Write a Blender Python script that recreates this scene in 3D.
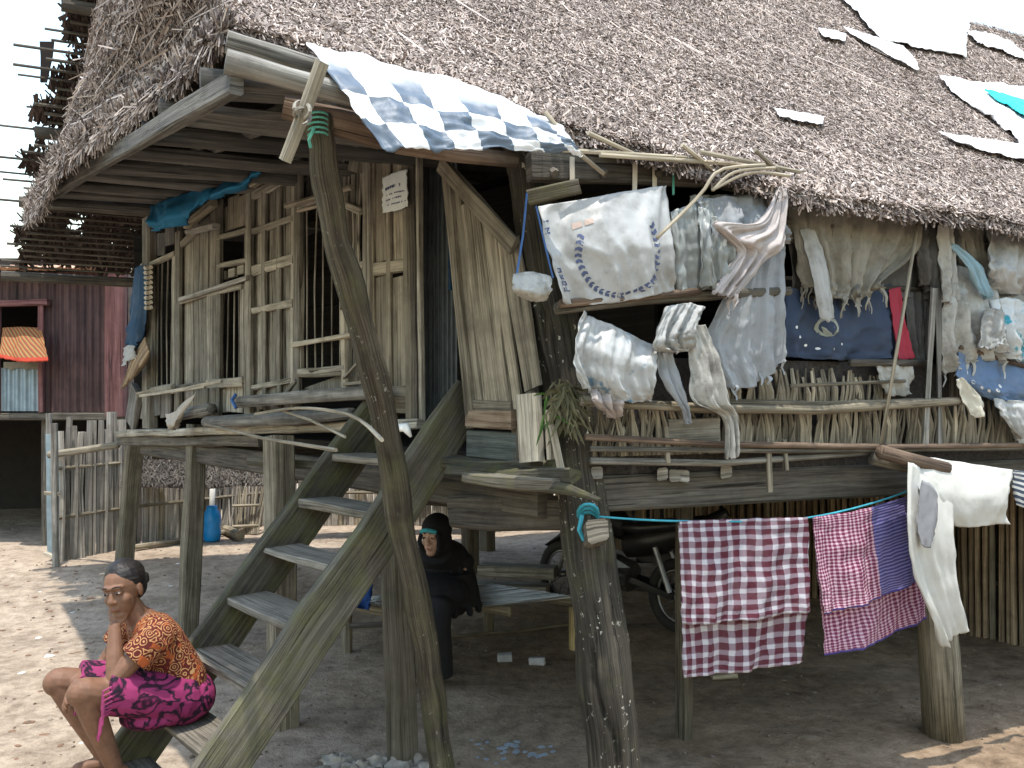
import bpy, bmesh, math, random
import numpy as np
from mathutils import Vector as V, Matrix, noise
for o in list(bpy.data.objects): bpy.data.objects.remove(o)
scene = bpy.context.scene
col = scene.collection
R = math.radians
rnd = random.Random(7)
nrng = np.random.default_rng(11)

# ------------------------------------------------------------------ camera
FP, CH, HY = 880.0, 1.8, 400.0          # focal length in pixels, eye height, horizon row
cam_d = bpy.data.cameras.new('camera'); cam = bpy.data.objects.new('camera', cam_d); col.objects.link(cam)
cam.location = (0, 0, CH); cam.rotation_euler = (R(90), 0, 0)
cam_d.sensor_width = 36; cam_d.lens = 36*FP/1024; cam_d.shift_y = (HY-384)/1024
cam_d.clip_start = .05; cam_d.clip_end = 2000
scene.camera = cam
# ------------------------------------------------------------------ sky and sun
SUN = V((.0, -.19, 1.0)).normalized()
w = bpy.data.worlds.new('World'); scene.world = w; w.use_nodes = True
nt = w.node_tree; bgn = nt.nodes['Background']
sky = nt.nodes.new('ShaderNodeTexSky'); sky.sky_type = 'NISHITA'; sky.sun_disc = False
sky.sun_elevation = math.asin(SUN.z); sky.sun_rotation = math.atan2(SUN.x, SUN.y)
sky.air_density = 2.0; sky.dust_density = 1.2; sky.ozone_density = .3
nt.links.new(sky.outputs[0], bgn.inputs[0]); bgn.inputs[1].default_value = .15
sd = bpy.data.lights.new('sun', 'SUN'); so = bpy.data.objects.new('sun', sd); col.objects.link(so)
sd.energy = 2.4; sd.angle = R(.6); sd.color = (1, .95, .87)
so.rotation_euler = SUN.to_track_quat('Z', 'Y').to_euler(); so.location = (0, -5, 30)
# ------------------------------------------------------------------ exposure
vs = scene.view_settings; vs.view_transform = 'Standard'; vs.look = 'None'; vs.exposure = 1.5; vs.gamma = 1
vs.use_curve_mapping = False
scene.render.engine = 'CYCLES'
scene.cycles.max_bounces = 8; scene.cycles.diffuse_bounces = 5

# ------------------------------------------------------------------ layout frame of the place
C = V((.20, 3.6, 0))                         # nearest corner of the stilt house
FD = V((-.648, .762, 0)).normalized()        # along the door front, away from the corner
FN = V((-.762, -.648, 0)).normalized()       # outwards from the door front
GD = V((.917, .399, 0)).normalized()         # along the long side with the washing
GN = V((.399, -.917, 0)).normalized()        # outwards from the long side
UP = V((0, 0, 1))
EYE = V((0, 0, CH))
def P(px, py, y): return V(((px-512)/FP*y, y, CH-(py-HY)/FP*y))
def hit(px, py, p0, n):
    d = V(((px-512)/FP, 1, -(py-HY)/FP)); return EYE + d*((p0-EYE).dot(n)/d.dot(n))
def onL(px, py, o=0): return hit(px, py, C+FN*o, FN)
def onR(px, py, o=0): return hit(px, py, C+GN*o, GN)
def LF(a, o, z): return C+FD*a+FN*o+UP*z
def RF(b, o, z): return C+GD*b+GN*o+UP*z
def sm(e0, e1, x):
    t = min(1, max(0, (x-e0)/(e1-e0))); return t*t*(3-2*t)
def gz(x, y): return .16*sm(7, 9, y)
def onG(px, py):
    y = 6.0
    for _ in range(30):
        x = (px-512)/FP*y; y = .5*y+.5*(CH-gz(x, y))*FP/(py-HY)
    x = (px-512)/FP*y; return V((x, y, gz(x, y)))

# ------------------------------------------------------------------ object helpers
WL = {}
def setp(o, label=None, cat=None, group=None, kind=None):
    if label: o['label'] = label
    if cat: o['category'] = cat
    if group: o['group'] = group
    if kind: o['kind'] = kind
    return o
def thing(name, loc, label, cat, group=None):
    o = bpy.data.objects.new(name, None); col.objects.link(o); o.location = loc; o.empty_display_size = .1
    WL[o.name] = V(loc); return setp(o, label, cat, group)
def link(name, me, c, parent):
    o = bpy.data.objects.new(name, me); col.objects.link(o)
    WL[o.name] = V(c)
    if parent is not None:
        o.parent = parent; o.location = V(c)-WL[parent.name]
    else: o.location = c
    return o
class MB:
    """collects verts / faces / per-face uvs / per-vertex colour for ONE mesh object"""
    def __init__(s): s.v = []; s.f = []; s.uv = []; s.c = []
    def grid(s, P2, closed=False, uvs=None):
        """P2: list of rows of Vectors; closed: rows wrap around"""
        n0 = len(s.v); nr = len(P2); nc = len(P2[0])
        for r in P2: s.v.extend([tuple(p) for p in r])
        m = nc if closed else nc-1
        for i in range(nr-1):
            for j in range(m):
                j2 = (j+1) % nc
                s.f.append((n0+i*nc+j, n0+i*nc+j2, n0+(i+1)*nc+j2, n0+(i+1)*nc+j))
                if uvs:
                    ja = j+1
                    s.uv.append((uvs(i, j), uvs(i, ja), uvs(i+1, ja), uvs(i+1, j)))
                else: s.uv.append(None)
        return n0
    def tube(s, pts, rad, n=8, jit=0.0, cap=True, seed=0, flat=1.0, up=UP):
        pts = [V(p) for p in pts]; k = len(pts)
        if not hasattr(rad, '__len__'): rad = [rad]*k
        elif len(rad) != k: rad = [rad[0]+(rad[-1]-rad[0])*i/(k-1) for i in range(k)]
        rows = []; L = [0]
        for i in range(1, k): L.append(L[-1]+(pts[i]-pts[i-1]).length)
        prev = None
        for i in range(k):
            t = (pts[min(i+1, k-1)]-pts[max(i-1, 0)]).normalized()
            if prev is None:
                a = t.cross(up)
                if a.length < .05: a = t.cross(V((1, 0, 0)))
                a.normalize()
            else:
                a = (prev-t*prev.dot(t)).normalized()
            prev = a; b = a.cross(t)
            row = []
            for j in range(n):
                an = 2*math.pi*j/n
                r = rad[i]
                if jit: r *= 1+jit*noise.noise(V((math.cos(an)*1.3+seed*7.1, math.sin(an)*1.3, L[i]*5+seed)))*1.6
                row.append(pts[i]+a*(math.cos(an)*r)+b*(math.sin(an)*r*flat))
            rows.append(row)
        rr = sum(rad)/k
        n0 = s.grid(rows, True, lambda i, j: (L[i]+seed*3.3, j/n*2*math.pi*rr))
        if cap:
            s.f.append(tuple(n0+j for j in range(n))[::-1]); s.uv.append([(seed, j*.02) for j in range(n)])
            q = n0+(k-1)*n
            s.f.append(tuple(q+j for j in range(n))); s.uv.append([(seed, j*.02) for j in range(n)])
        return s
    def gnarl(s, pts, rad, n=36, seed=0, ridge=.06, lump=.10, crack=None):
        """knotty trunk: ridged bark, lumps and an optional open split (angle, length range)"""
        k = len(pts); L = [0]
        for i in range(1, k): L.append(L[-1]+(pts[i]-pts[i-1]).length)
        rows = []
        for i in range(k):
            t = (pts[min(i+1, k-1)]-pts[max(i-1, 0)]).normalized(); a = t.cross(V((0, 1, 0))).normalized(); b = a.cross(t); row = []
            for j in range(n):
                an = 2*math.pi*j/n; ca, sa = math.cos(an), math.sin(an)
                r = rad[i]*(1+lump*noise.noise(V((ca*1.1+seed, sa*1.1, L[i]*2.2)))+ridge*noise.noise(V((ca*4.5, sa*4.5+seed, L[i]*1.1)))+ridge*.5*noise.noise(V((ca*11, sa*11+seed, L[i]*3))))
                if crack:
                    for (c0, l0, l1, w_) in crack:
                        c_ = c0+.5*noise.noise(V((L[i]*3, seed, c0))); d = abs((an-c_+math.pi) % (2*math.pi)-math.pi)
                        f = min(1, max(0, (L[i]-l0)/.12))*min(1, max(0, (l1-L[i])/.12)); r -= rad[i]*.38*f*max(0, 1-d/w_)
                row.append(pts[i]+a*(ca*r)+b*(sa*r))
            rows.append(row)
        rr = sum(rad)/k
        n0 = s.grid(rows, True, lambda i, j: (L[i]+seed, j/n*2*math.pi*rr))
        s.f.append(tuple(n0+j for j in range(n))[::-1]); s.uv.append([(seed, .1)]*n); q = n0+(k-1)*n
        s.f.append(tuple(q+j for j in range(n))); s.uv.append([(seed, .1)]*n)
        return s
    def beam(s, p0, p1, w, h, side=None, seg=4, jit=.004, ch=.16, seed=None, taper=1.0, bow=0.0):
        """rough sawn timber: chamfered rectangular section, w along `side`, h across it"""
        p0 = V(p0); p1 = V(p1); t = (p1-p0); L = t.length; t.normalize()
        if side is None:
            side = t.cross(UP)
            if side.length < .05: side = V((1, 0, 0))
        a = (side-t*side.dot(t)).normalized(); b = a.cross(t)
        if seed is None: seed = rnd.random()*90
        cw = w*.5; chh = h*.5; c = min(w, h)*ch
        sec = [(cw-c, -chh), (cw, -chh+c), (cw, chh-c), (cw-c, chh), (-cw+c, chh), (-cw, chh-c), (-cw, -chh+c), (-cw+c, -chh)]
        rows = []
        for i in range(seg+1):
            f = i/seg; p = p0.lerp(p1, f)+b*(bow*4*f*(1-f)); k = 1+(taper-1)*f
            row = []
            for j, (x, y) in enumerate(sec):
                q = V((x*3+seed, y*3, f*L*2.2+seed+(j//2)*3))
                dx = noise.noise(q)*jit; dy = noise.noise(q+V((9, 4, 2)))*jit
                row.append(p+a*(x*k+dx*2)+b*(y*k+dy*2)+t*(noise.noise(q+V((1, 8, 5)))*jit*1.5 if i in (0, seg) else 0))
            rows.append(row)
        per = [0]
        for j in range(8):
            x0, y0 = sec[j]; x1, y1 = sec[(j+1) % 8]; per.append(per[-1]+math.hypot(x1-x0, y1-y0))
        n0 = s.grid(rows, True, lambda i, j: (i/seg*L+seed, per[j]+seed*.37))
        s.f.append(tuple(n0+j for j in range(8))[::-1]); s.uv.append([(seed, p_[1]) for p_ in sec])
        q = n0+seg*8
        s.f.append(tuple(q+j for j in range(8))); s.uv.append([(seed, p_[1]) for p_ in sec])
        return s
    def box(s, lo, hi, ax=None):
        o = V((0, 0, 0))
        X, Y, Z = ax if ax else (V((1, 0, 0)), V((0, 1, 0)), UP)
        n0 = len(s.v)
        for z in (lo[2], hi[2]):
            for (x, y) in ((lo[0], lo[1]), (hi[0], lo[1]), (hi[0], hi[1]), (lo[0], hi[1])):
                s.v.append(tuple(X*x+Y*y+Z*z))
        for q in ((3, 2, 1, 0), (4, 5, 6, 7), (0, 1, 5, 4), (1, 2, 6, 5), (2, 3, 7, 6), (3, 0, 4, 7)):
            s.f.append(tuple(n0+i for i in q))
            a = V(s.v[n0+q[0]]); l1 = (V(s.v[n0+q[1]])-a).length; l2 = (V(s.v[n0+q[3]])-a).length
            s.uv.append([(0, 0), (l1, 0), (l1, l2), (0, l2)] if l1 > l2 else [(0, 0), (0, l1), (l2, l1), (l2, 0)])
        return s
    def ell(s, c, r, n=12, m=8, rot=None, jit=0, seed=0):
        c = V(c); rows = []
        for i in range(m+1):
            th = math.pi*i/m; row = []
            for j in range(n):
                ph = 2*math.pi*j/n
                d = V((math.sin(th)*math.cos(ph), math.sin(th)*math.sin(ph), math.cos(th)))
                k = 1+jit*noise.noise(d*1.7+V((seed*3.1, seed, 0)))
                q = V((d.x*r[0]*k, d.y*r[1]*k, d.z*r[2]*k))
                if rot is not None: q = rot @ q
                row.append(c+q)
            rows.append(row)
        s.grid(rows[::-1], True, lambda i, j: (i/m*.3, j/n*.3)); return s
    def build(s, name, mat, parent=None, smooth=False, kind=None, label=None, origin=None):
        vs_ = np.array(s.v, dtype=np.float64)
        c = vs_.mean(axis=0) if origin is None else np.array(origin)
        me = bpy.data.meshes.new(name)
        me.from_pydata((vs_-c).tolist(), [], s.f)
        if s.uv and any(u for u in s.uv):
            uvl = me.uv_layers.new(name='UVMap'); flat = []
            for f, u in zip(s.f, s.uv):
                if u is None: flat.extend([0, 0]*len(f))
                else:
                    for q in u: flat.extend((q[0], q[1]))
            uvl.data.foreach_set('uv', flat)
        if s.c:
            at = me.color_attributes.new('Col', 'FLOAT_COLOR', 'POINT'); at.data.foreach_set('color', np.array(s.c, dtype=np.float32).ravel())
        me.materials.append(mat)
        if smooth: me.polygons.foreach_set('use_smooth', [True]*len(me.polygons))
        me.update()
        o = link(name, me, V(c), parent)
        if kind: o['kind'] = kind
        if label: o['label'] = label
        return o
def copy_tree(o, delta, parent=None):
    c = o.copy(); col.objects.link(c)
    base = WL[o.name]+V(delta); WL[c.name] = base
    if parent is not None: c.parent = parent
    else: c.location = base
    for ch in o.children: copy_tree(ch, delta, c)
    return c
def bld(name, mat, parent, fn, *a, smooth=False, kind=None, label=None, **k):
    m = MB(); getattr(m, fn)(*a, **k); return m.build(name, mat, parent, smooth, kind, label)

# ------------------------------------------------------------------ materials
MATS = {}
def newmat(name):
    m = bpy.data.materials.new(name); m.use_nodes = True; MATS[name] = m
    t = m.node_tree; return m, t, t.nodes['Principled BSDF']
def N(t, typ, **k):
    n = t.nodes.new(typ)
    for a, b in k.items():
        if a.startswith('_'):
            key = a[1:]
            n.inputs[int(key) if key.isdigit() else key.replace('_', ' ')].default_value = b
        else: setattr(n, a, b)
    return n
def ramp(t, fac, stops):
    r = t.nodes.new('ShaderNodeValToRGB'); e = r.color_ramp.elements
    while len(e) < len(stops): e.new(.5)
    for q, (p, c) in zip(e, stops):
        q.position = p; q.color = (c, c, c, 1) if isinstance(c, (int, float)) else (*c, 1)
    t.links.new(fac, r.inputs[0]); return r.outputs[0]
def math_(t, op, a, b=None, clamp=False):
    n = t.nodes.new('ShaderNodeMath'); n.operation = op; n.use_clamp = clamp
    for i, x in enumerate((a, b)):
        if x is None: continue
        if isinstance(x, (int, float)): n.inputs[i].default_value = x
        else: t.links.new(x, n.inputs[i])
    return n.outputs[0]
def mix(t, fac, a, b, mode='MIX'):
    n = t.nodes.new('ShaderNodeMix'); n.data_type = 'RGBA'; n.blend_type = mode
    for i, x in ((0, fac), (6, a), (7, b)):
        if isinstance(x, (int, float)): n.inputs[i].default_value = x if i == 0 else (x, x, x, 1)
        elif isinstance(x, tuple): n.inputs[i].default_value = (*x, 1)
        else: t.links.new(x, n.inputs[i])
    return n.outputs[2]
def noise_(t, vec, scale, detail=4, rough=.55, dist=0.0):
    n = N(t, 'ShaderNodeTexNoise'); n.inputs['Scale'].default_value = scale; n.inputs['Detail'].default_value = detail
    n.inputs['Roughness'].default_value = rough; n.inputs['Distortion'].default_value = dist
    if vec is not None: t.links.new(vec, n.inputs['Vector'])
    return n.outputs[0]
def coords(t, kind='Object'): return N(t, 'ShaderNodeTexCoord').outputs[kind]
def mapping(t, vec, scale):
    m = N(t, 'ShaderNodeMapping'); m.inputs['Scale'].default_value = scale; t.links.new(vec, m.inputs[0]); return m.outputs[0]
def geo_pos(t): return N(t, 'ShaderNodeNewGeometry').outputs['Position']
def bump(t, h, bs, strength=.3, dist=.01):
    b = N(t, 'ShaderNodeBump'); b.inputs['Strength'].default_value = strength; b.inputs['Distance'].default_value = dist
    t.links.new(h, b.inputs['Height']); t.links.new(b.outputs[0], bs.inputs['Normal'])
def wood(name, dark, mid, light, gs=(2.2, 55), moss=0, rough=.88, bstr=.5, lichen=0, var=.35, mosscol=(.10, .11, .035)):
    m, t, bs = newmat(name)
    uv = coords(t, 'UV'); oi = N(t, 'ShaderNodeObjectInfo').outputs['Random']
    g = noise_(t, mapping(t, uv, (gs[0], gs[1], 1)), 1, 6, .68, .6)
    g2 = noise_(t, mapping(t, uv, (gs[0]*.35, gs[1]*.22, 1)), 1, 4, .6, 1.2)
    g3 = noise_(t, mapping(t, uv, (gs[0]*1.6, gs[1]*2.6, 1)), 1, 3, .6, .3)
    gg = math_(t, 'ADD', math_(t, 'ADD', math_(t, 'MULTIPLY', g, .45), math_(t, 'MULTIPLY', g2, .3)), math_(t, 'MULTIPLY', g3, .25))
    c = ramp(t, gg, [(.40, dark), (.485, mid), (.60, light)])
    crk = ramp(t, noise_(t, mapping(t, uv, (gs[0]*.5, gs[1]*.75, 1)), 1, 5, .6, .8), [(.33, 1), (.385, 0)])
    c = mix(t, math_(t, 'MULTIPLY', crk, .8), c, tuple(x*.35 for x in dark))
    pos = geo_pos(t)
    st = noise_(t, pos, 5.5, 5, .65)
    c = mix(t, math_(t, 'MULTIPLY', ramp(t, st, [(.45, 0), (.7, 1)]), .55), c, dark)
    v = math_(t, 'ADD', math_(t, 'MULTIPLY', oi, 2*var), 1-var)
    cv = N(t, 'ShaderNodeCombineColor')
    for i in range(3): t.links.new(v, cv.inputs[i])
    c = mix(t, 1.0, c, cv.outputs[0], 'MULTIPLY')
    if moss:
        mm = ramp(t, noise_(t, pos, 7, 6, .7), [(.5-.12*moss, 0), (.72, 1)])
        c = mix(t, math_(t, 'MULTIPLY', mm, moss), c, mosscol)
    if lichen:
        lm = ramp(t, noise_(t, pos, 38, 3, .6), [(.64, 0), (.68, 1)])
        lm = math_(t, 'MULTIPLY', lm, ramp(t, noise_(t, pos, 3.2, 3), [(.47, 0), (.6, 1)]))
        c = mix(t, math_(t, 'MULTIPLY', lm, lichen), c, (.55, .52, .44))
    t.links.new(c, bs.inputs['Base Color']); bs.inputs['Roughness'].default_value = rough
    bs.inputs['Specular IOR Level'].default_value = .25
    bump(t, math_(t, 'SUBTRACT', gg, math_(t, 'MULTIPLY', crk, .35)), bs, min(1, bstr*1.5), .016)
    return m
def cloth(name, colr, dirt=(.25, .22, .17), dirta=.5, transl=.25, weave=260, extra=None, rough=.8, dscale=5, spec=.2, crs=.16):
    m, t, bs = newmat(name)
    pos = geo_pos(t); uv = coords(t, 'UV')
    c = extra(t, uv, pos) if extra else None
    d = ramp(t, noise_(t, pos, dscale, 6, .7), [(.46, 0), (.78, 1)])
    base = mix(t, math_(t, 'MULTIPLY', d, dirta), c if c is not None else colr, dirt)
    d2 = noise_(t, pos, 21, 4, .6)
    base = mix(t, math_(t, 'MULTIPLY', ramp(t, d2, [(.55, 0), (.75, 1)]), dirta*.35), base, tuple(x*.6 for x in dirt))
    t.links.new(base, bs.inputs['Base Color']); bs.inputs['Roughness'].default_value = rough
    bs.inputs['Specular IOR Level'].default_value = spec
    wv = noise_(t, pos, weave, 2); pos = mapping(t, pos, (1, 1, .38))
    def crease(sc, d_): return math_(t, 'ABSOLUTE', math_(t, 'SUBTRACT', noise_(t, pos, sc, 3, .55, d_), .5))
    wr = math_(t, 'ADD', crease(7, 1.2), math_(t, 'MULTIPLY', crease(22, .8), .5))
    bump(t, math_(t, 'ADD', math_(t, 'MULTIPLY', wv, .05), wr), bs, crs, .035)
    if transl:
        tr = N(t, 'ShaderNodeBsdfTranslucent'); t.links.new(base, tr.inputs[0])
        mx = N(t, 'ShaderNodeMixShader'); mx.inputs[0].default_value = transl
        t.links.new(bs.outputs[0], mx.inputs[1]); t.links.new(tr.outputs[0], mx.inputs[2])
        t.links.new(mx.outputs[0], t.nodes['Material Output'].inputs[0])
    return m
def plain(name, colr, rough=.6, metal=0, var=.25, scale=12, bstr=.15, spec=.4):
    m, t, bs = newmat(name)
    n = noise_(t, geo_pos(t), scale, 5, .6)
    c = ramp(t, n, [(.3, tuple(x*(1-var) for x in colr)), (.7, tuple(min(1, x*(1+var)) for x in colr))])
    t.links.new(c, bs.inputs['Base Color']); bs.inputs['Roughness'].default_value = rough; bs.inputs['Metallic'].default_value = metal
    bs.inputs['Specular IOR Level'].default_value = spec
    bump(t, n, bs, bstr, .01); return m
W_FAC = wood('weathered facade wood', (.060, .053, .041), (.205, .186, .148), (.35, .322, .262), var=.4)
W_DOOR = wood('pale door wood', (.065, .054, .039), (.205, .178, .13), (.34, .30, .225), gs=(1.6, 60))
W_GREY = wood('grey old timber', (.07, .062, .05), (.19, .172, .14), (.33, .31, .27))
W_DARK = wood('dark timber', (.028, .024, .02), (.075, .065, .052), (.13, .115, .09))
W_BEAM = wood('brown grey beam', (.035, .03, .023), (.092, .081, .064), (.16, .145, .115))
W_MOSS = wood('mossy ladder wood', (.027, .024, .018), (.082, .073, .055), (.15, .137, .112), moss=.45, gs=(2.2, 95), mosscol=(.105, .115, .02))
W_POST = wood('post wood', (.045, .038, .027), (.132, .114, .083), (.23, .204, .154), moss=.15, gs=(2.2, 90))
W_TRUNK = wood('gnarled trunk wood', (.014, .012, .009), (.054, .046, .035), (.12, .104, .08), moss=.2, lichen=.9, gs=(2.0, 80), bstr=.9)
W_POLE = wood('prop pole wood', (.016, .012, .009), (.056, .045, .032), (.12, .102, .072), moss=.35, gs=(1.8, 85), bstr=.8, lichen=.3)
W_PURL = wood('silvery purlin', (.05, .046, .04), (.145, .135, .117), (.28, .265, .24), gs=(1.4, 30))
W_RED = wood('red brown log', (.035, .024, .018), (.105, .072, .05), (.19, .14, .10), gs=(1.4, 34))
W_SOF = wood('soffit pole', (.032, .03, .028), (.075, .07, .062), (.13, .12, .105))
BAM = wood('bamboo', (.06, .05, .035), (.175, .148, .105), (.30, .26, .19), gs=(1.6, 50), bstr=.5)
BAMG = wood('grey bamboo slat', (.09, .08, .068), (.25, .228, .198), (.41, .38, .335), gs=(1.2, 70), bstr=.3)
BAMD = wood('brown bamboo slat', (.06, .04, .025), (.17, .125, .08), (.3, .23, .155), gs=(1.2, 70), bstr=.3)
BAMY = wood('yellow bamboo slat', (.2, .14, .06), (.4, .31, .15), (.55, .45, .26), gs=(1.2, 70), bstr=.3)
STALK = wood('dry stalk', (.06, .05, .035), (.18, .152, .108), (.33, .285, .21), gs=(1.5, 50), bstr=.3, var=.45)
STICK = wood('pale stick', (.10, .085, .06), (.25, .215, .16), (.40, .355, .28), gs=(1.5, 40), bstr=.3)
ROPE_T = plain('turquoise rope', (.03, .24, .31), .7)
ROPE_G = plain('green twine', (.07, .27, .20), .7)
ROPE_B = plain('blue rope', (.03, .09, .24), .7)
ROPE_W = plain('pale rope', (.42, .37, .29), .85)
# ================================================================== GROUND
def ground_mat():
    m, t, bs = newmat('trampled earth')
    pos = geo_pos(t)
    a = noise_(t, pos, .9, 6, .62); b = noise_(t, pos, 9, 7, .7); d = noise_(t, pos, 55, 4, .6)
    c = ramp(t, math_(t, 'ADD', math_(t, 'MULTIPLY', a, .5), math_(t, 'MULTIPLY', b, .5)),
             [(.36, (.088, .060, .039)), (.48, (.195, .138, .091)), (.60, (.29, .215, .147))])
    sep = N(t, 'ShaderNodeSeparateXYZ'); t.links.new(pos, sep.inputs[0])
    # pale sand with sunlight painted in; earth under the house darkened for shade
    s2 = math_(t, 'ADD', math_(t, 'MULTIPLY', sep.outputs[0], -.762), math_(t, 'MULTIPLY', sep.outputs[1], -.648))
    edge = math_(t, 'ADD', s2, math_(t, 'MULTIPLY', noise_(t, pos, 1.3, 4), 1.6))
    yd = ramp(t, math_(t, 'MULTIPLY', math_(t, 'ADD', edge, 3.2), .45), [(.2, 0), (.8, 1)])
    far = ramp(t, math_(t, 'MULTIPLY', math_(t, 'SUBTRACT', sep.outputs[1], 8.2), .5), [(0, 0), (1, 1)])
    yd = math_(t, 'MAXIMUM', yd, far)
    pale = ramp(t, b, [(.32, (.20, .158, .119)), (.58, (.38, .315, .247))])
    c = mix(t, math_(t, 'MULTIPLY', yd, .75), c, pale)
    blot = ramp(t, noise_(t, pos, 1.9, 6, .62, .6), [(.46, 0), (.60, 1)])
    c = mix(t, math_(t, 'MULTIPLY', blot, .38), c, mix(t, 1.0, c, (.5, .47, .44), 'MULTIPLY'))
    c = mix(t, math_(t, 'MULTIPLY', ramp(t, d, [(.58, 0), (.72, 1)]), .5), c, (.05, .038, .028))
    t.links.new(c, bs.inputs['Base Color']); bs.inputs['Roughness'].default_value = .95
    bs.inputs['Specular IOR Level'].default_value = .15
    h = math_(t, 'ADD', math_(t, 'MULTIPLY', b, 1.0), math_(t, 'MULTIPLY', d, .4))
    bump(t, h, bs, .8, .03); return m
def axis(a, b, st, lo, hi):
    x = list(np.arange(a, b, st)); s_ = st
    q = x[-1]
    while q < hi: s_ *= 1.5; q += s_; x.append(q)
    q = x[0]; s_ = st
    while q > lo: s_ *= 1.5; q -= s_; x.insert(0, q)
    return np.array(x)
def gheight(x, y):
    f = math.exp(-((x/14)**2))
    return gz(x, y)+(.022*noise.noise(V((x*1.1, y*1.1, 0)))+.012*noise.noise(V((x*4, y*4, 3)))+.007*noise.noise(V((x*11, y*11, 5))))*f
xs = axis(-6.5, 6, .07, -400, 400); ys = axis(2.6, 13, .07, -300, 500)
m = MB(); rows = [[V((x, y, gheight(x, y) if abs(x) < 12 and 0 < y < 20 else gz(x, y))) for x in xs] for y in ys]
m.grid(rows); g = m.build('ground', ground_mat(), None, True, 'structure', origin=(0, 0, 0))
g['label'] = 'bare trampled earth yard, painted pale where sunlit, darker in the shade under the house'

# ================================================================== STILT HOUSE
house = thing('stilt_house', (C.x, C.y, 0), 'old grey timber house on stilts with shaggy thatched roof and plank front', 'house')
FZ = 1.55      # floor level
# ---- roof surfaces
def ze(b): return 2.735-.05*max(b, 0)-.14*min(b, 0)
def S(b, t, lift=0):
    z = ze(b)+(5.4-ze(b))*t-.10*math.sin(math.pi*t)
    z += .05*noise.noise(V((b*.7, t*2.2, 4)))
    return RF(b, .3-3.05*t, z)+V((.0, -.6, .8))*lift
def bleft(t): return -1.28-.20*sm(.08, .22, t)-.10*t
def tmin(b):
    q = .085-.035*sm(-.5, -.1, b)-.02*sm(-.1, .5, b)-.03*sm(.5, 1.0, b)
    return q+.012*noise.noise(V((b*5, 1, 1)))+.006*noise.noise(V((b*17, 2, 1)))
nb, ntt = 110, 44; BR = 8.2
def S2(u, v):     # u along, v up
    b0 = bleft(v); b = b0+(BR-b0)*u; t0 = tmin(b); return S(b, t0+(1-t0)*v)
Sg = [[S2(i/nb, j/ntt) for i in range(nb+1)] for j in range(ntt+1)]
RT = S(bleft(1), 1)
K_ctl = [P(30, 200, 7.0), P(62, 165, 6.85), P(86, 98, 6.6), P(101, 0, 6.3), RT]
def polyat(pl, t):
    k = len(pl)-1; x = min(max(t, 0), 1)*k; i = min(int(x), k-1); f = x-i
    p0 = pl[max(i-1, 0)]; p1 = pl[i]; p2 = pl[i+1]; p3 = pl[min(i+2, k)]
    return .5*((2*p1)+(p2-p0)*f+(2*p0-5*p1+4*p2-p3)*f*f+(3*p1-p0-3*p2+p3)*f*f*f)
def Gab(u, v):
    u = 1-u
    t0 = .085; H0 = S(bleft(v), t0+(1-t0)*v); K0 = polyat(K_ctl, v)
    p = H0.lerp(K0, u)
    return p+FN*(.10*math.sin(math.pi*u)*(1-v)+.06*noise.noise(V((u*3, v*6, 9))))-UP*(.05*math.sin(math.pi*u)*(1-v))
Gg = [[Gab(i/40, j/40) for i in range(41)] for j in range(41)]
def backS(b, t, k=0): return RF(b, -2.75-3.30*t, 5.4-2.40*t-.1*math.sin(math.pi*t)+k)
Bg = [[backS(-1.3+(BR+1.3)*i/30, j/12) for i in range(31)] for j in range(13)]
def thatch_mat(name, stops, sc=60):
    m, t, bs = newmat(name)
    at = N(t, 'ShaderNodeAttribute', attribute_name='Col')
    sp = N(t, 'ShaderNodeSeparateColor'); t.links.new(at.outputs[0], sp.inputs[0])
    pos = geo_pos(t)
    f = math_(t, 'ADD', sp.outputs[0], math_(t, 'MULTIPLY', math_(t, 'SUBTRACT', noise_(t, pos, 1.6, 5, .6), .5), .55))
    c = ramp(t, f, stops)
    c = mix(t, math_(t, 'MULTIPLY', sp.outputs[1], .4), c, mix(t, 1.0, c, (1.05, .88, .72), 'MULTIPLY'))
    t.links.new(c, bs.inputs['Base Color']); bs.inputs['Roughness'].default_value = .9
    bs.inputs['Specular IOR Level'].default_value = .15
    return m
def under_mat(name, ca, cb, sc=45):
    m, t, bs = newmat(name); pos = geo_pos(t)
    n = noise_(t, pos, sc, 6, .7)
    t.links.new(ramp(t, n, [(.35, ca), (.65, cb)]), bs.inputs['Base Color']); bs.inputs['Roughness'].default_value = .95
    bump(t, n, bs, 1, .04); return m
T_UND = under_mat('packed thatch', (.05, .04, .036), (.17, .135, .12))
T_DRK = under_mat('dark thatch', (.02, .017, .015), (.06, .05, .043))  # darker version of the packed thatch, for back slope and backings
T_MAT = thatch_mat('dry thatch chips', [(.0, (.066, .054, .049)), (.35, (.185, .155, .141)), (.62, (.35, .298, .272)), (.95, (.57, .50, .46))])
T_MATG = thatch_mat('grey gable thatch', [(.0, (.06, .05, .048)), (.35, (.17, .145, .135)), (.62, (.30, .262, .245)), (.95, (.5, .45, .42))])
T_MATD = thatch_mat('dark old thatch', [(.0, (.02, .016, .014)), (.5, (.06, .045, .04)), (1, (.12, .095, .085))])
def slab(name, g_, mat, th, parent, kind=None):
    mm = MB(); mm.grid(g_); o = mm.build(name, mat, parent, True, kind)
    md = o.modifiers.new('thickness', 'SOLIDIFY'); md.thickness = th*.5; md.offset = -1; return o
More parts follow.
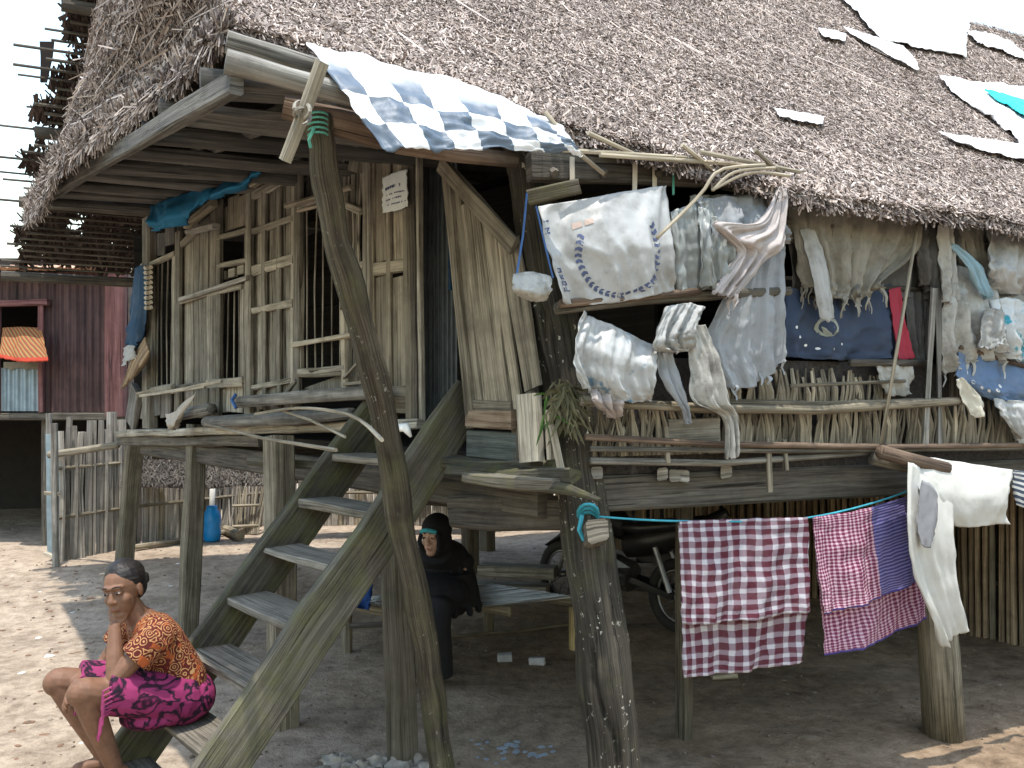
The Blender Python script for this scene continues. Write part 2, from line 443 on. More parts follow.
def blades(name, fn, n, mat, parent, ln=(.05, .13), wd=(.006, .014), spread=.9, lift=.02, sel=None, dirv=None, res=(120, 60), tone=(0, 1), bias=None, tilt=.35):
    """many small flat straws lying on a surface: one counted mass"""
    nu, nv = res
    G = np.array([[fn(i/nu, j/nv)[:] for i in range(nu+1)] for j in range(nv+1)])
    u = nrng.random(n); v = nrng.random(n)
    if bias: v = v**bias
    def samp(u, v):
        x = np.clip(u, 0, 1)*nu; y = np.clip(v, 0, 1)*nv; i = np.minimum(x.astype(int), nu-1); j = np.minimum(y.astype(int), nv-1)
        fx = (x-i)[:, None]; fy = (y-j)[:, None]
        return (G[j, i]*(1-fx)+G[j, i+1]*fx)*(1-fy)+(G[j+1, i]*(1-fx)+G[j+1, i+1]*fx)*fy
    p = samp(u, v); e = 4e-3
    du = samp(np.clip(u+e, 0, 1), v)-samp(np.clip(u-e, 0, 1), v); dv = samp(u, np.clip(v-e, 0, 1))-samp(u, np.clip(v+e, 0, 1))
    nm = np.cross(du, -dv); nm /= np.linalg.norm(nm, axis=1)[:, None]+1e-9
    du /= np.linalg.norm(du, axis=1)[:, None]+1e-9
    dn = np.cross(nm, du)
    sgn = np.sign((dn*dv).sum(1))[:, None]; dn = dn*sgn
    if dirv is not None:
        dn = np.tile(np.array(dirv[:]), (n, 1)); dn -= nm*(dn*nm).sum(1)[:, None]; dn /= np.linalg.norm(dn, axis=1)[:, None]
        du = np.cross(dn, nm)
    an = nrng.normal(0, spread, n)[:, None]
    d = dn*np.cos(an)+du*np.sin(an); s_ = np.cross(d, nm)
    L = nrng.uniform(ln[0], ln[1], n)[:, None]; Wd = nrng.uniform(wd[0], wd[1], n)[:, None]
    li = nrng.uniform(-.2, 1, n)[:, None]*lift
    ti = nrng.normal(.0, tilt, n)[:, None]
    roll = nrng.normal(0, .6, n)[:, None]; s2 = s_*np.cos(roll)+nm*np.sin(roll)
    a = p+nm*(li+.006)-d*L*.5-nm*ti*L*.35; b = p+nm*(li+.006)+d*L*.5+nm*ti*L*.35
    if sel is not None:
        k = sel(u, v, p); a, b, s2, Wd = a[k], b[k], s2[k], Wd[k]; n = len(a)
    vv = np.stack([a-s2*Wd*.5, a+s2*Wd*.5, b+s2*Wd*.3, b-s2*Wd*.3], 1).reshape(-1, 3)
    c = vv.mean(0); me = bpy.data.meshes.new(name)
    me.vertices.add(4*n); me.vertices.foreach_set('co', (vv-c).ravel().astype(np.float32))
    me.loops.add(4*n); me.loops.foreach_set('vertex_index', np.arange(4*n, dtype=np.int32))
    me.polygons.add(n); me.polygons.foreach_set('loop_start', np.arange(0, 4*n, 4, dtype=np.int32))
    me.polygons.foreach_set('loop_total', np.full(n, 4, dtype=np.int32))
    cc = np.ones((n, 4), np.float32); cc[:, 0] = tone[0]+(tone[1]-tone[0])*np.clip(nrng.normal(.5, .24, n), 0, 1); cc[:, 1] = nrng.random(n); cc[:, 2] = 0
    at = me.color_attributes.new('Col', 'FLOAT_COLOR', 'POINT'); at.data.foreach_set('color', np.repeat(cc, 4, 0).ravel())
    me.update(calc_edges=True); me.materials.append(mat)
    o = link(name, me, V(c), parent); o['kind'] = 'stuff'; return o
roof = slab('roof', Sg, T_UND, .10, house); roof['label'] = 'shaggy grey brown thatched slope above the washing'
gab = slab('gable_roof', Gg, T_UND, .10, house); gab['label'] = 'thatched gable end above the ladder'
bk = slab('back_roof', Bg, T_DRK, .10, house)
blades('thatch', S2, 520000, T_MAT, roof, ln=(.013, .044), wd=(.004, .009), spread=.85, lift=.016, res=(160, 60), bias=1.25)
blades('thatch_strips', S2, 30000, T_MAT, roof, ln=(.05, .14), wd=(.002, .005), spread=.55, lift=.02, res=(160, 60), bias=1.2, tilt=.15)
blades('thatch_fringe', lambda u, v: S2(u, v*.03), 9000, T_MAT, roof, ln=(.04, .10), wd=(.006, .014), spread=.6, lift=.0, tilt=.6)
blades('thatch_fringe', lambda u, v: S2(u, .004)+GN*(.01+.02*v)-UP*(.045*v), 13000, T_MAT, roof, ln=(.03, .09), wd=(.005, .012), spread=.7, lift=.02, tilt=.4, tone=(-.2, .75), res=(200, 4))
def long_straw(fn, n, mat, parent, ln, wd, dirv, spread=.25): return blades('straw', fn, n, mat, parent, ln=ln, wd=wd, spread=spread, lift=.035, dirv=dirv, tilt=.12, tone=(.45, 1))
long_straw(S2, 450, T_MAT, roof, (.15, .4), (.005, .009), V((.75, -.3, -.6)), .5)
blades('thatch', Gab, 120000, T_MATG, gab, ln=(.02, .07), wd=(.004, .010), spread=.7, lift=.018, dirv=(K_ctl[0]-S(-1.28, .085)).normalized()*.8-UP*.5)
long_straw(Gab, 1100, T_MATG, gab, (.25, .7), (.006, .011), (K_ctl[0]-S(-1.28, .085)).normalized(), .16)
blades('thatch_fringe', lambda u, v: Gab(u, .01)-UP*(.20*v*(1-.8*u))+FN*.05, 11000, T_MATG, gab, ln=(.05, .16), wd=(.006, .013), spread=.7, lift=.03, tilt=.4, dirv=(K_ctl[0]-S(-1.28, .085)).normalized()*.7-UP*.7)
# ---- back slope: battens with rotten thatch between, open to the sky beyond the gable
def BL(u, v): return backS(-2.68+u*2.3+.80*(1-v), v, .02)
def holes(u, v, p):
    r = np.array([noise.noise(V((a*7, b*22, 2))) for a, b in zip(u, v)])
    edge = np.array([.05+.12*noise.noise(V((b*31, 5, 5))) for b in v])
    return (r > -.24) & (u > edge) & (v < .985)
blades('rotten_thatch', BL, 24000, T_MATD, bk, ln=(.14, .3), wd=(.015, .035), spread=.35, lift=.01, sel=holes, tilt=.1)
for i in range(48):
    t = .05+.93*i/47; b0 = -2.62+.80*(1-t)-rnd.uniform(-.08, .10); r = rnd.uniform(.008, .013)
    if rnd.random() < .12: b0 -= .25
    m = MB(); m.tube([backS(b0, t, -.02), backS(-1.0, t, -.03+rnd.uniform(-.01, .01)), backS(.6, t, -.03)], r, 5, .1)
    m.build('batten', W_DARK, bk)
for t in (.28, .55, .74, .99):
    bld('purlin', W_DARK, bk, 'tube', [backS(-2.45+.9*(1-t)-.25, t, -.09), backS(1.5, t, -.09)], .045, 8, .15)
for b in (-1.2, -.5): 
    bld('rafter', W_DARK, bk, 'tube', [backS(b, .35, -.06), backS(b, 1.0, -.06)], .035, 7, .15)
m = MB(); p = P(47, 42, 6.6)
m.grid([[p+V((x*.5, 0, -z*.9))+V((noise.noise(V((x*9, z*9, 0)))*.02, .02*x, 0)) for x in np.linspace(-.09+.05*0, .11-.07*zz, 5)] for z, zz in ((0, 0), (.12, .6), (.25, 1), (.34, 1.5))])
o = m.build('thatch_scrap', T_MATD, bk); o.modifiers.new('t', 'SOLIDIFY').thickness = .012
# ---- eave timbers of the near slope and the gable
A_ = RF(-1.30, .32, ze(-1.3)-.07); B_ = K_ctl[0]+UP*-.03
EB = A_-UP*.03
bld('eave_board', W_SOF, gab, 'beam', EB+FD*.02, B_-UP*.02-FD*.05, .05, .085, side=FN, seg=8, jit=.006)
bld('purlin', W_PURL, roof, 'tube', [RF(b, .31, ze(b)-.05) for b in np.linspace(-1.34, -.93, 7)], [.038, .034], 14, .14, seed=1, smooth=True)
bld('purlin', W_PURL, roof, 'tube', [S(b, .055)-UP*.03 for b in np.linspace(-1.32, -.93, 8)], [.038, .034], 14, .14, seed=2, smooth=True)
bld('purlin', W_PURL, roof, 'tube', [S(b, .16)-UP*.24 for b in np.linspace(-1.25, 3.0, 8)], .04, 8, .18, seed=3)
bld('log', W_RED, roof, 'tube', [P(283, 107, 3.05), P(330, 120, 3.10), P(381, 133, 3.16)], [.042, .05, .054], 16, .16, seed=4, smooth=True)
bld('purlin', W_RED, roof, 'tube', [P(395, 143, 3.25), P(450, 152, 3.4), P(515, 160, 3.55)], [.036, .03], 12, .15, seed=5, smooth=True)
ns = 17
for i in range(ns):
    f = (i+.4)/ns; p0 = EB.lerp(B_, f)+UP*(.02+.05*(i % 2)); ln = 1.9 if i > 2 else (.55, .8, 1.1)[i]
    r = rnd.uniform(.03, .055)
    if i % 4 == 2:
        bld('soffit_board', W_SOF, gab, 'beam', p0, p0+GD*ln+UP*.03, .14, .035, side=FD, seg=5, jit=.008)
    else:
        bld('soffit_pole', W_SOF, gab, 'tube', [p0, p0+GD*ln*.5+UP*rnd.uniform(-.01, .03), p0+GD*ln+UP*.04], [r, r*.85], 12, .15, seed=i, smooth=True)
for f in (.25, .6): bld('soffit_bearer', W_SOF, gab, 'tube', [EB+GD*.45+FD*.3+UP*.1, B_+GD*.55+UP*.14] if f < .5 else [EB+GD*.95+FD*.5+UP*.14, B_+GD*1.1+UP*.16], .045, 8, .1)
# upper beam along the long side, lashed
m = MB(); m.beam(onR(528, 166, .12), RF(1.05, .12, onR(785, 180, .12).z+.0), .05, .105, side=GN, seg=8, jit=.006); m.build('wall_plate', W_BEAM, house)
m = MB(); m.beam(RF(1.06, .1, 2.56), RF(8, .1, 2.5), .06, .10, side=GN, seg=8); m.build('wall_plate', W_BEAM, house)
for px, c_ in ((634, ROPE_W), (655, ROPE_W), (673, ROPE_G), (572, ROPE_W)):
    p = onR(px, 176, .15); bld('lashing', c_, house, 'beam', p+UP*.075, p-UP*.075, .02 if c_ is ROPE_W else .008, .006, side=GD, seg=3)
for (x0, y0, x1, y1) in ((588, 133, 640, 157), (682, 145, 716, 172), (600, 155, 760, 166), (560, 150, 690, 158), (755, 150, 786, 178), (700, 152, 800, 172)):
    bld('batten', STICK, roof, 'tube', [onR(x0, y0, .28), onR(x1, y1, .22)], .009, 6, .1)
for px in (560, 610, 665, 715, 760):
    q = onR(px, 172, .2); bld('rafter', W_DARK, roof, 'tube', [q-GN*.04-UP*.0, q-GN*.9+UP*.66], .018, 7, .1)
# ---- closed body behind the fronts
bld('floor', W_DARK, house, 'box', (0, -5.6, FZ-.10), (7.6, -.06, FZ-.04), ax=None) if False else None
m = MB()
def quadbox(m, a, b, c, d, th):
    n = (V(b)-V(a)).cross(V(d)-V(a)).normalized()*th
    q = [V(x) for x in (a, b, c, d)]; n0 = len(m.v)
    for x in q: m.v.append(tuple(x))
    for x in q: m.v.append(tuple(x+n))
    for f in ((3, 2, 1, 0), (4, 5, 6, 7), (0, 1, 5, 4), (1, 2, 6, 5), (2, 3, 7, 6), (3, 0, 4, 7)):
        m.f.append(tuple(n0+i for i in f)); m.uv.append([(0, 0), (2, 0), (2, 1), (0, 1)])
def XY(a, b, z): return C+FD*a+GD*b+UP*z      # skewed plan coordinates
AL = 5.45
quadbox(m, XY(.03, .03, FZ-.04), XY(.03, 7.6, FZ-.04), XY(AL, 7.6, FZ-.04), XY(AL, .03, FZ-.04), .05); DARK_IN = wood('shade-dark boards', (.006, .005, .004), (.014, .012, .010), (.025, .022, .018)); m.build('floor', DARK_IN, house)  # near-black boards paint in the darkness seen through the windows
m = MB(); quadbox(m, XY(AL, 0, FZ), XY(AL, 7.6, FZ), XY(AL, 7.6, 3.25), XY(AL, 0, 3.25), .05); m.build('back_wall', DARK_IN, house)
m = MB(); quadbox(m, XY(.5, .9, FZ), XY(AL, .9, FZ), XY(AL, .9, 3.15), XY(.5, .9, 3.05), .03); m.build('light_blocker', DARK_IN, house)  # inner wall added behind the front to keep the windows dark
m = MB(); quadbox(m, XY(0, 7.6, FZ), XY(AL, 7.6, FZ), XY(AL, 7.6, 3.3), XY(0, 7.6, 2.5), .05); m.build('end_wall', DARK_IN, house)
m = MB(); quadbox(m, XY(1.0, 1.2, 3.2), XY(1.0, 7.5, 3.2), XY(AL-.6, 7.5, 3.2), XY(AL-.6, 1.2, 3.2), .04); m.build('loft_floor', DARK_IN, house)
# ---- posts
def post(pts, rad, mat, n=10, jit=.12, label=None, seed=0): return bld('post', mat, house, 'tube', pts, rad, n, jit, seed=seed, smooth=True, label=label)
def sqpost(p0, p1, w, mat, side=None): return bld('post', mat, house, 'beam', p0, p1, w, w, side=side or FD, seg=7, jit=.007, ch=.08)
def base(px, py, y=None):
    q = onG(px, py); return q-UP*.08
sqpost(base(124, 561), P(135, 440, 8.7), .15, W_POST); b1 = base(187, 640)
sqpost(b1, P(197, 425, 6.75), .125, W_POST)
sqpost(base(283, 728), P(279, 436, 4.95), .135, W_POST)
sqpost(base(403, 766), P(394, 470, 4.45), .115, W_POST)
trunk = [V((.47, 3.56, -.1)), P(616, 768, 3.58), P(603, 660, 3.60), P(590, 560, 3.62), P(580, 480, 3.64), P(570, 410, 3.66), P(559, 340, 3.70), P(546, 270, 3.74), P(535, 200, 3.77), P(527, 140, 3.8)]
tr = []; 
for i in range(46): tr.append(polyat(trunk, i/45)+V((noise.noise(V((i*.31, 0, 0)))*.008, 0, 0)))
rr = [.112-.012*sm(.1, .4, i/45)+.005*math.sin(i*.9) for i in range(46)]
tr2 = [polyat(tr, i/119) for i in range(120)]; rr2 = [rr[min(45, int(i/119*45))] for i in range(120)]
m = MB(); m.gnarl(tr2, rr2, 44, 3, .09, .14, [(R(285), .35, 1.15, .16), (R(240), .9, 1.7, .12), (R(300), 1.7, 2.5, .14)]); m.build('post', W_TRUNK, house, True, label='thick gnarled leaning corner post with lichen')
sqpost(base(684, 737), P(684, 478, 4.5), .07, W_POST)
post([base(944, 733)+V((.0, 0, 0)), P(938, 650, 4.62), P(930, 560, 4.65), P(922, 465, 4.7)], [.105, .1, .09, .085], W_POST, 12, .12, seed=9)
for (px, yy) in ((470, 8.6), (487, 9.6)): 
    x = (px-512)/FP*yy; sqpost(V((x, yy, 0)), V((x, yy, FZ)), .14, W_DARK)
for a_, b_ in ((0.1, 4.2), (.1, 6.6), (2.6, 2.3), (2.6, 5), (5.3, 2.2), (5.3, 4.5), (5.3, 7.2), (2.6, 7.3)):
    q = XY(a_, b_, -.05); sqpost(q, XY(a_, b_, FZ-.05), .14, W_DARK)
for b_ in (1.6, 3.9, 5.6, 7.5): q = XY(0.02, b_, FZ); sqpost(q, XY(0.02, b_, 2.5), .09, W_BEAM)
# ---- floor frame
def Lb(x0, y0, x1, y1, o, w, h, mat=W_BEAM, name='beam', seg=6, jit=.007): return bld(name, mat, house, 'beam', onL(x0, y0, o), onL(x1, y1, o), w, h, side=FN, seg=seg, jit=jit)
bld('beam', W_BEAM, house, 'beam', RF(.06, .02, 1.50-.085), RF(7.5, .02, 1.40), .07, .15, side=GN, seg=12, jit=.006)
bld('beam', W_DARK, house, 'beam', LF(.15, -.05, 1.37), LF(5.3, -.05, 1.40), .09, .15, side=FN, seg=8)
bld('beam', W_DARK, house, 'beam', XY(2.7, .1, 1.36), XY(2.7, 7.4, 1.36), .09, .16, side=GN)
bld('beam', W_DARK, house, 'beam', XY(5.3, .1, 1.36), XY(5.3, 7.4, 1.36), .09, .16, side=GN)
for b_ in (1.9, 3.6, 5.4): bld('joist', W_DARK, house, 'beam', XY(0.0, b_, 1.43), XY(5.3, b_, 1.43), .06, .09, side=GD)
Lb(118, 434, 420, 424, .05, .05, .055, W_FAC, 'sill_beam', 10)
Lb(120, 441, 262, 441, .02, .05, .07, W_DARK)
bld('beam', W_DARK, house, 'beam', P(455, 512, 4.12), P(578, 512, 3.72), .10, .15, side=FN, seg=6, jit=.01)
bld('beam', W_BEAM, house, 'beam', P(405, 489, 4.45), P(480, 499, 5.3), .08, .14, side=FN, seg=5, jit=.01)
bld('beam', W_MOSS, house, 'beam', P(250, 461, 5.2), P(330, 466, 5.0), .06, .05, side=FN)
for px, py in ((562, 475), (627, 476), (648, 478), (640, 478), (691, 474)): bld('joist_end', W_GREY, house, 'beam', onR(px+35, py-2, .09), onR(px+35, py-2, -.4), .045, .05, side=GD, seg=2)
# ================================================================== DOOR FRONT (left face)
def wpx(px, py, n, o=0): return (onL(px+n*.5, py, o)-onL(px-n*.5, py, o)).length
def Lv(x0, y0, x1, y1, w, o=0, th=.02, mat=None, name='plank', par=None, jit=.004, seg=5):
    a = onL(x0, y0, o); b = onL(x1, y1, o); ww = wpx((x0+x1)/2, (y0+y1)/2, w, o)
    return bld(name, mat or W_FAC, par or house, 'beam', a, b, ww, th, side=FD, seg=seg, jit=min(jit, ww*.12))
def Lh(x0, y0, x1, y1, w, o=.03, th=.025, mat=None, name='rail', par=None, jit=.004, seg=5):
    a = onL(x0, y0, o); b = onL(x1, y1, o); ww = w/FP*(a.y+b.y)/2
    return bld(name, mat or W_FAC, par or house, 'beam', a, b, th, ww, side=FN, seg=seg, jit=min(jit, ww*.12))
def fillL(xa, xb, n, ytop, ybot, o=0, mat=None, gap=.06, lean=0, skip=0):
    ed = sorted([xa+(xb-xa)*(i+rnd.uniform(-.18, .18))/n for i in range(1, n)]); ed = [xa]+ed+[xb]
    for i in range(n):
        x0, x1 = ed[i], ed[i+1]; w = (x1-x0)*(1-gap*rnd.uniform(.3, 2.2)); xc = (x0+x1)/2
        if rnd.random() < skip: continue
        Lv(xc+rnd.uniform(-1, 1)*.6, ybot(xc)+rnd.uniform(-3, 3), xc+lean+rnd.uniform(-1, 1)*.8, ytop(xc)+rnd.uniform(-4, 4), w, o+rnd.uniform(-.012, .012), rnd.uniform(.014, .024), mat)
def ln(x0, y0, x1, y1): return lambda x: y0+(y1-y0)*(x-x0)/(x1-x0)
def window(xl, xr, yt, yb, nb_, fw=5, bars=True, o=.02):
    m = MB()
    for (x) in (xl, xr):
        a = onL(x, yb(x)+2, o); b = onL(x, yt(x)-2, o); m.beam(a, b, wpx(x, yb(x), fw, o), .035, side=FD, seg=4)
    for f, k in ((yt, 1), (yb, 1)):
        a = onL(xl, f(xl), o+.012); b = onL(xr, f(xr), o+.012); m.beam(a, b, .04, fw/FP*a.y*1.2, side=FN, seg=3)
    wd = m.build('window', W_FAC, house)
    for i in range(nb_):
        x = xl+(xr-xl)*(i+1)/(nb_+1)+rnd.uniform(-.8, .8)
        r = .85/FP*onL(x, yb(x)).y
        bld('window_bar', W_FAC, wd, 'tube', [onL(x+rnd.uniform(-1.5, 1), yb(x), .0), onL(x+rnd.uniform(-1, 1), (yb(x)+yt(x))/2, .0), onL(x+rnd.uniform(-1, 2.5), yt(x), .0)], r, 6, .1)
    return wd
base_y = ln(130, 428, 430, 420)
# far end: corner post and barred window
Lv(150, 428, 150, 218, 6, .02, .09, W_FAC, 'post')
window(152, 176, ln(150, 265, 176, 253), ln(150, 390, 176, 386), 4, 4)
Lh(137, 394, 173, 387, 4, .08, .03, STICK, 'rail')
fillL(149, 176, 3, ln(148, 258, 176, 245), ln(148, 238, 176, 222), -.01, W_SOF)
fillL(141, 172, 3, ln(140, 391, 172, 388), ln(140, 418, 172, 416), 0, W_PURL)
Lv(131, 424, 137, 388, 8, .05, .05, W_PURL)
# panel between the far window and the middle window
fillL(180, 216, 5, ln(180, 240, 216, 208), lambda x: 416)
for x, w in ((178, 5), (214, 5)): Lv(x, 418, x+1, 232 if x < 200 else 204, w, .03, .03)
for q in ((176, 303, 213, 291, 6), (180, 246, 214, 216, 6), (176, 388, 212, 384, 5)): Lh(*q)
Lh(186, 226, 214, 203, 7, .10, .05, W_DOOR, 'roof_stub')
Lh(188, 232, 216, 226, 5, .12, .05, W_PURL, 'roof_stub')
# middle window: dark upper light, carved strip, barred lower light
window(219, 249, ln(219, 238, 249, 230), ln(219, 266, 249, 260), 0, 4)
Lv(219, 420, 220, 200, 4, .03, .03); Lv(249, 420, 250, 186, 5, .035, .03)
fillL(221, 248, 3, ln(220, 208, 250, 192), ln(220, 234, 250, 226), 0, W_DOOR, .02)
for i, (x, y) in enumerate(((224, 276), (233, 273), (242, 270))):
    m = MB(); c = onL(x, y, .0); s_ = wpx(x, y, 7)
    m.box((-s_/2*.9, -.012, -.03), (s_/2*.9, .012, .03), (FD, FN, UP)); o = m.build('carved_panel', W_FAC, house)
    o.location += c-C if False else (c-V((0, 0, 0)))-WL[house.name]-o.location; o.rotation_euler = (0, 0, 0)
window(211, 244, ln(211, 294, 244, 286), ln(211, 382, 244, 379), 5, 4)
Lh(208, 384, 244, 382, 9, .035, .03, W_DOOR, 'sill'); fillL(212, 244, 2, lambda x: 388, lambda x: 412, 0, W_FAC, .03)
Lh(180, 300, 248, 278, 5, .06, .03, W_PURL)
# second panel
fillL(252, 294, 6, ln(252, 192, 294, 172), lambda x: 412)
for q in ((252, 232, 294, 218, 6), (252, 271, 294, 258, 10), (252, 311, 294, 303, 7), (252, 196, 294, 176, 8), (252, 388, 292, 380, 5)): Lh(*q)
for x in (264, 279, 293): Lv(x, 410, x+1, 186, 3.5, .028, .02)
Lh(252, 184, 276, 170, 8, .10, .05, W_DOOR, 'roof_stub'); Lh(262, 178, 292, 166, 7, .07, .04, W_DOOR, 'roof_stub')
Lh(282, 398, 296, 380, 4, .05, .02)
# near window with pole bars
wd = window(300, 347, ln(300, 207, 347, 190), ln(300, 372, 347, 368), 5, 5)
Lv(297, 414, 299, 172, 6, .03, .03)
bld('rail', STICK, house, 'tube', [onL(286, 206, .07), onL(318, 197, .07), onL(352, 187, .07)], .016, 7, .12)
bld('rail', STICK, house, 'tube', [onL(298, 211, .06), onL(330, 203, .06), onL(346, 198, .06)], .011, 7, .12)
Lh(293, 345, 352, 335, 5, .06, .025, STICK); Lh(299, 373, 344, 371, 9, .035, .03, W_DOOR, 'sill')
fillL(300, 344, 1, lambda x: 379, lambda x: 396, 0, W_FAC, .02); Lh(344, 378, 360, 361, 3, .05, .02, STICK); Lh(344, 384, 366, 382, 3, .05, .015, STICK)
Lv(345, 392, 343, 310, 4, .04, .02, STICK)
fillL(300, 346, 4, ln(300, 165, 346, 150), ln(300, 203, 346, 188), -.02, W_SOF)
# strip of crooked sticks
for i in range(8):
    x = 346+i*2.9; k = rnd.uniform(-3, 3)
    bld('stick', W_FAC, house, 'tube', [onL(x, 398, .0), onL(x+k, 320, .015), onL(x-k, 240, .0), onL(x+rnd.uniform(-2, 2), 150, 0)], rnd.uniform(.008, .014), 6, .15)
Lh(346, 272, 370, 262, 7); Lh(340, 174, 358, 160, 6, .03); Lh(346, 205, 362, 212, 6, .03, .03); Lh(352, 262, 368, 300, 5, .025, .02)
Lv(356, 172, 360, 146, 9, .05, .06, W_FAC, 'post')
Lv(369, 418, 368, 140, 7, .03, .04, W_FAC, 'post')
# near panel: two wide boards with rails
for (x0, x1, y0, y1) in ((374, 388, 142, 262), (391, 406, 142, 262), (375, 390, 277, 392), (392, 411, 277, 386)):
    xc = (x0+x1)/2; Lv(xc+1, y1, xc-1, y0, x1-x0, 0, .02, W_DOOR, seg=7)
for q in ((372, 270, 408, 265, 13), (376, 392, 414, 394, 12), (378, 405, 414, 407, 14)): Lh(*q, o=.012, mat=W_DOOR)
Lv(390, 392, 389, 140, 4, .02, .02, W_DOOR); Lv(411, 420, 406, 138, 7, .02, .03, W_DOOR); Lv(373, 400, 372, 140, 3, .02, .02, W_DOOR)
Lv(417, 426, 413, 138, 7, .0, .06, W_DARK, 'door_jamb'); Lv(422, 424, 419, 140, 3, .02, .03, W_FAC, 'door_jamb')
m = MB(); rows = []
for z in (0, 1):
    rows.append([onL(424+(i/30)*34, 425 if z == 0 else 150, -.14+.012*math.sin(i*1.6)) for i in range(31)])
m.grid(rows); m.build('inner_door_sheet', plain('dark zinc', (.085, .098, .10), .5, .2), house, True)
bld('door_curtain', cloth('dark blue curtain', (.01, .05, .11)), house, 'beam', onL(452, 290, -.1), onL(449, 205, -.1), .03, .015)
# leaning plank door, pushed open
dm = MB(); dm.beam(onL(472, 428, .085), onL(446, 168, .085), .05, .028, side=FD, seg=6)
dm.beam(onL(441, 165, .10), onL(514, 246, .12), .075, .022, side=UP, seg=5, jit=.008)
door = dm.build('door', W_DOOR, house, label='leaning door leaf of weathered pale planks')
tops = ((457, 190), (466, 203), (476, 208), (487, 218), (497, 232), (510, 240))
bots = ((480, 402), (489, 402), (498, 402), (508, 404), (518, 410), (534, 388))
for (x1, y1), (x0, y0), w_ in zip(tops, bots, (8, 8, 8.5, 9, 7, 17)):
    Lv(x0, y0, x1, y1, w_, .075+rnd.uniform(-.012, .008), .022, W_DOOR, par=door, seg=7, jit=.006)
Lh(472, 405, 513, 406, 11, .075, .025, W_DOOR, 'plank', door); Lh(468, 418, 514, 420, 18, .085, .03, wood('brown board', (.06, .04, .025), (.15, .11, .075), (.22, .17, .12)), 'plank', door)
Lv(532, 462, 528, 394, 19, .12, .05, W_FAC, 'board', seg=6); Lv(520, 460, 505, 300, 7, .05, .04, W_DARK)
Lh(470, 444, 520, 447, 28, .05, .04, wood('green grey board', (.02, .024, .022), (.06, .068, .06), (.10, .11, .095)), 'threshold')
Lv(541, 450, 516, 290, 9, .02, .03, W_GREY); Lv(552, 460, 548, 410, 5, .1, .03, STICK); Lv(563, 478, 552, 425, 5, .11, .02, STICK)
# logs along the foot of the front
bld('log', W_PURL, house, 'tube', [onL(237, 402, .12), onL(300, 397, .12), onL(386, 392, .12)], [.036, .04, .036], 14, .16, seed=2, smooth=True)
bld('log', W_PURL, house, 'tube', [onL(183, 414, .14), onL(212, 409, .12)], [.045, .04], 14, .16, seed=3, smooth=True)
bld('log', W_PURL, house, 'tube', [onL(207, 422, .13), onL(300, 418, .13), onL(352, 413, .13)], [.04, .042, .03], 14, .16, seed=5, smooth=True)
bld('tie', ROPE_B, house, 'tube', [onL(236, 394, .17), onL(232, 400, .19), onL(236, 408, .18)], .012, 6)
for x0, y0, x1, y1 in ((140, 396, 205, 386), (172, 392, 222, 381)): Lh(x0, y0, x1, y1, 3.5, .14, .02, STICK)
# rough mossy landing by the corner
for i, (x0, y0, x1, y1, w_) in enumerate(((440, 462, 560, 468, 9), (452, 470, 575, 476, 10), (468, 478, 560, 484, 9))):
    bld('landing_plank', W_MOSS, house, 'beam', onL(x0, y0, .10+.07*i), onL(x1, y1, .04+.05*i), .09, .05, side=FN, seg=7, jit=.014)
bld('branch', W_MOSS, house, 'tube', [onL(540, 486, .16), onL(570, 490, .18), onL(600, 500, .2)], [.026, .022, .008], 8, .2, smooth=True)

# ================================================================== WASHING SIDE (right face)
def Rt(pts, r, mat, name='pole', o=.1, n=10, jit=.16, par=None, smooth=True, kind=None): return bld(name, mat, par or house, 'tube', [onR(x, y, o) for x, y in pts], r, n, jit, smooth=smooth)
Rt([(556, 309), (640, 299), (790, 291)], [.022, .026, .018], W_BEAM, 'rail', .20)
Rt([(560, 304), (700, 291)], .015, W_RED, 'rail', .23)
Rt([(580, 401), (700, 408), (820, 410), (960, 401)], [.02, .024, .02], BAM, 'rail', .17, 8)
Rt([(700, 401), (820, 404), (960, 399)], .012, BAM, 'rail', .15)
Rt([(585, 437), (720, 444), (900, 447), (1060, 444)], .013, W_RED, 'rail', .16)
Rt([(590, 449), (800, 451), (1060, 448)], .011, W_BEAM, 'rail', .15); Rt([(590, 461), (720, 463), (880, 452)], .014, W_GREY, 'rail', .13)
Rt([(785, 300), (860, 288), (930, 289)], .012, W_DARK, 'rail', .06); Rt([(850, 363), (930, 363)], .016, W_DARK, 'rail', .10)
Rt([(790, 386), (905, 381)], .008, BAM, 'rail', .12); Rt([(960, 347), (1030, 368)], .010, W_RED, 'rail', .16)
Rt([(918, 222), (900, 330), (880, 450)], .008, STICK, 'stick', .20)
for x0, x1 in ((934, 925), (938, 940)): 
    bld('slat', W_PURL, house, 'beam', onR(x1, 448, .16), onR(x0, 288, .16), .032, .012, side=GD, seg=4)
bld('post', W_BEAM, house, 'beam', onR(950, 450, .02), onR(953, 250, .02), .06, .06, side=GD)
Rt([(880, 452), (915, 461), (946, 469)], [.03, .034, .034], W_RED, 'log', .24, 10); Rt([(872, 458), (905, 466), (925, 470)], [.03, .034], W_BEAM, 'log', .16, 10)
for x, y0, y1 in ((668, 427, 463), (770, 437, 492), (786, 440, 470)): bld('peg', W_DOOR, house, 'beam', onR(x, y1, .14), onR(x-2, y0, .14), .022, .02, side=GD, seg=3)
bld('board', W_GREY, house, 'beam', onR(668, 432, .10), onR(718, 430, .10), .02, .10, side=GN, seg=4)
bld('beam', W_MOSS, house, 'beam', onR(528, 198, .12), onR(580, 186, .22), .05, .055, side=GN, seg=4)
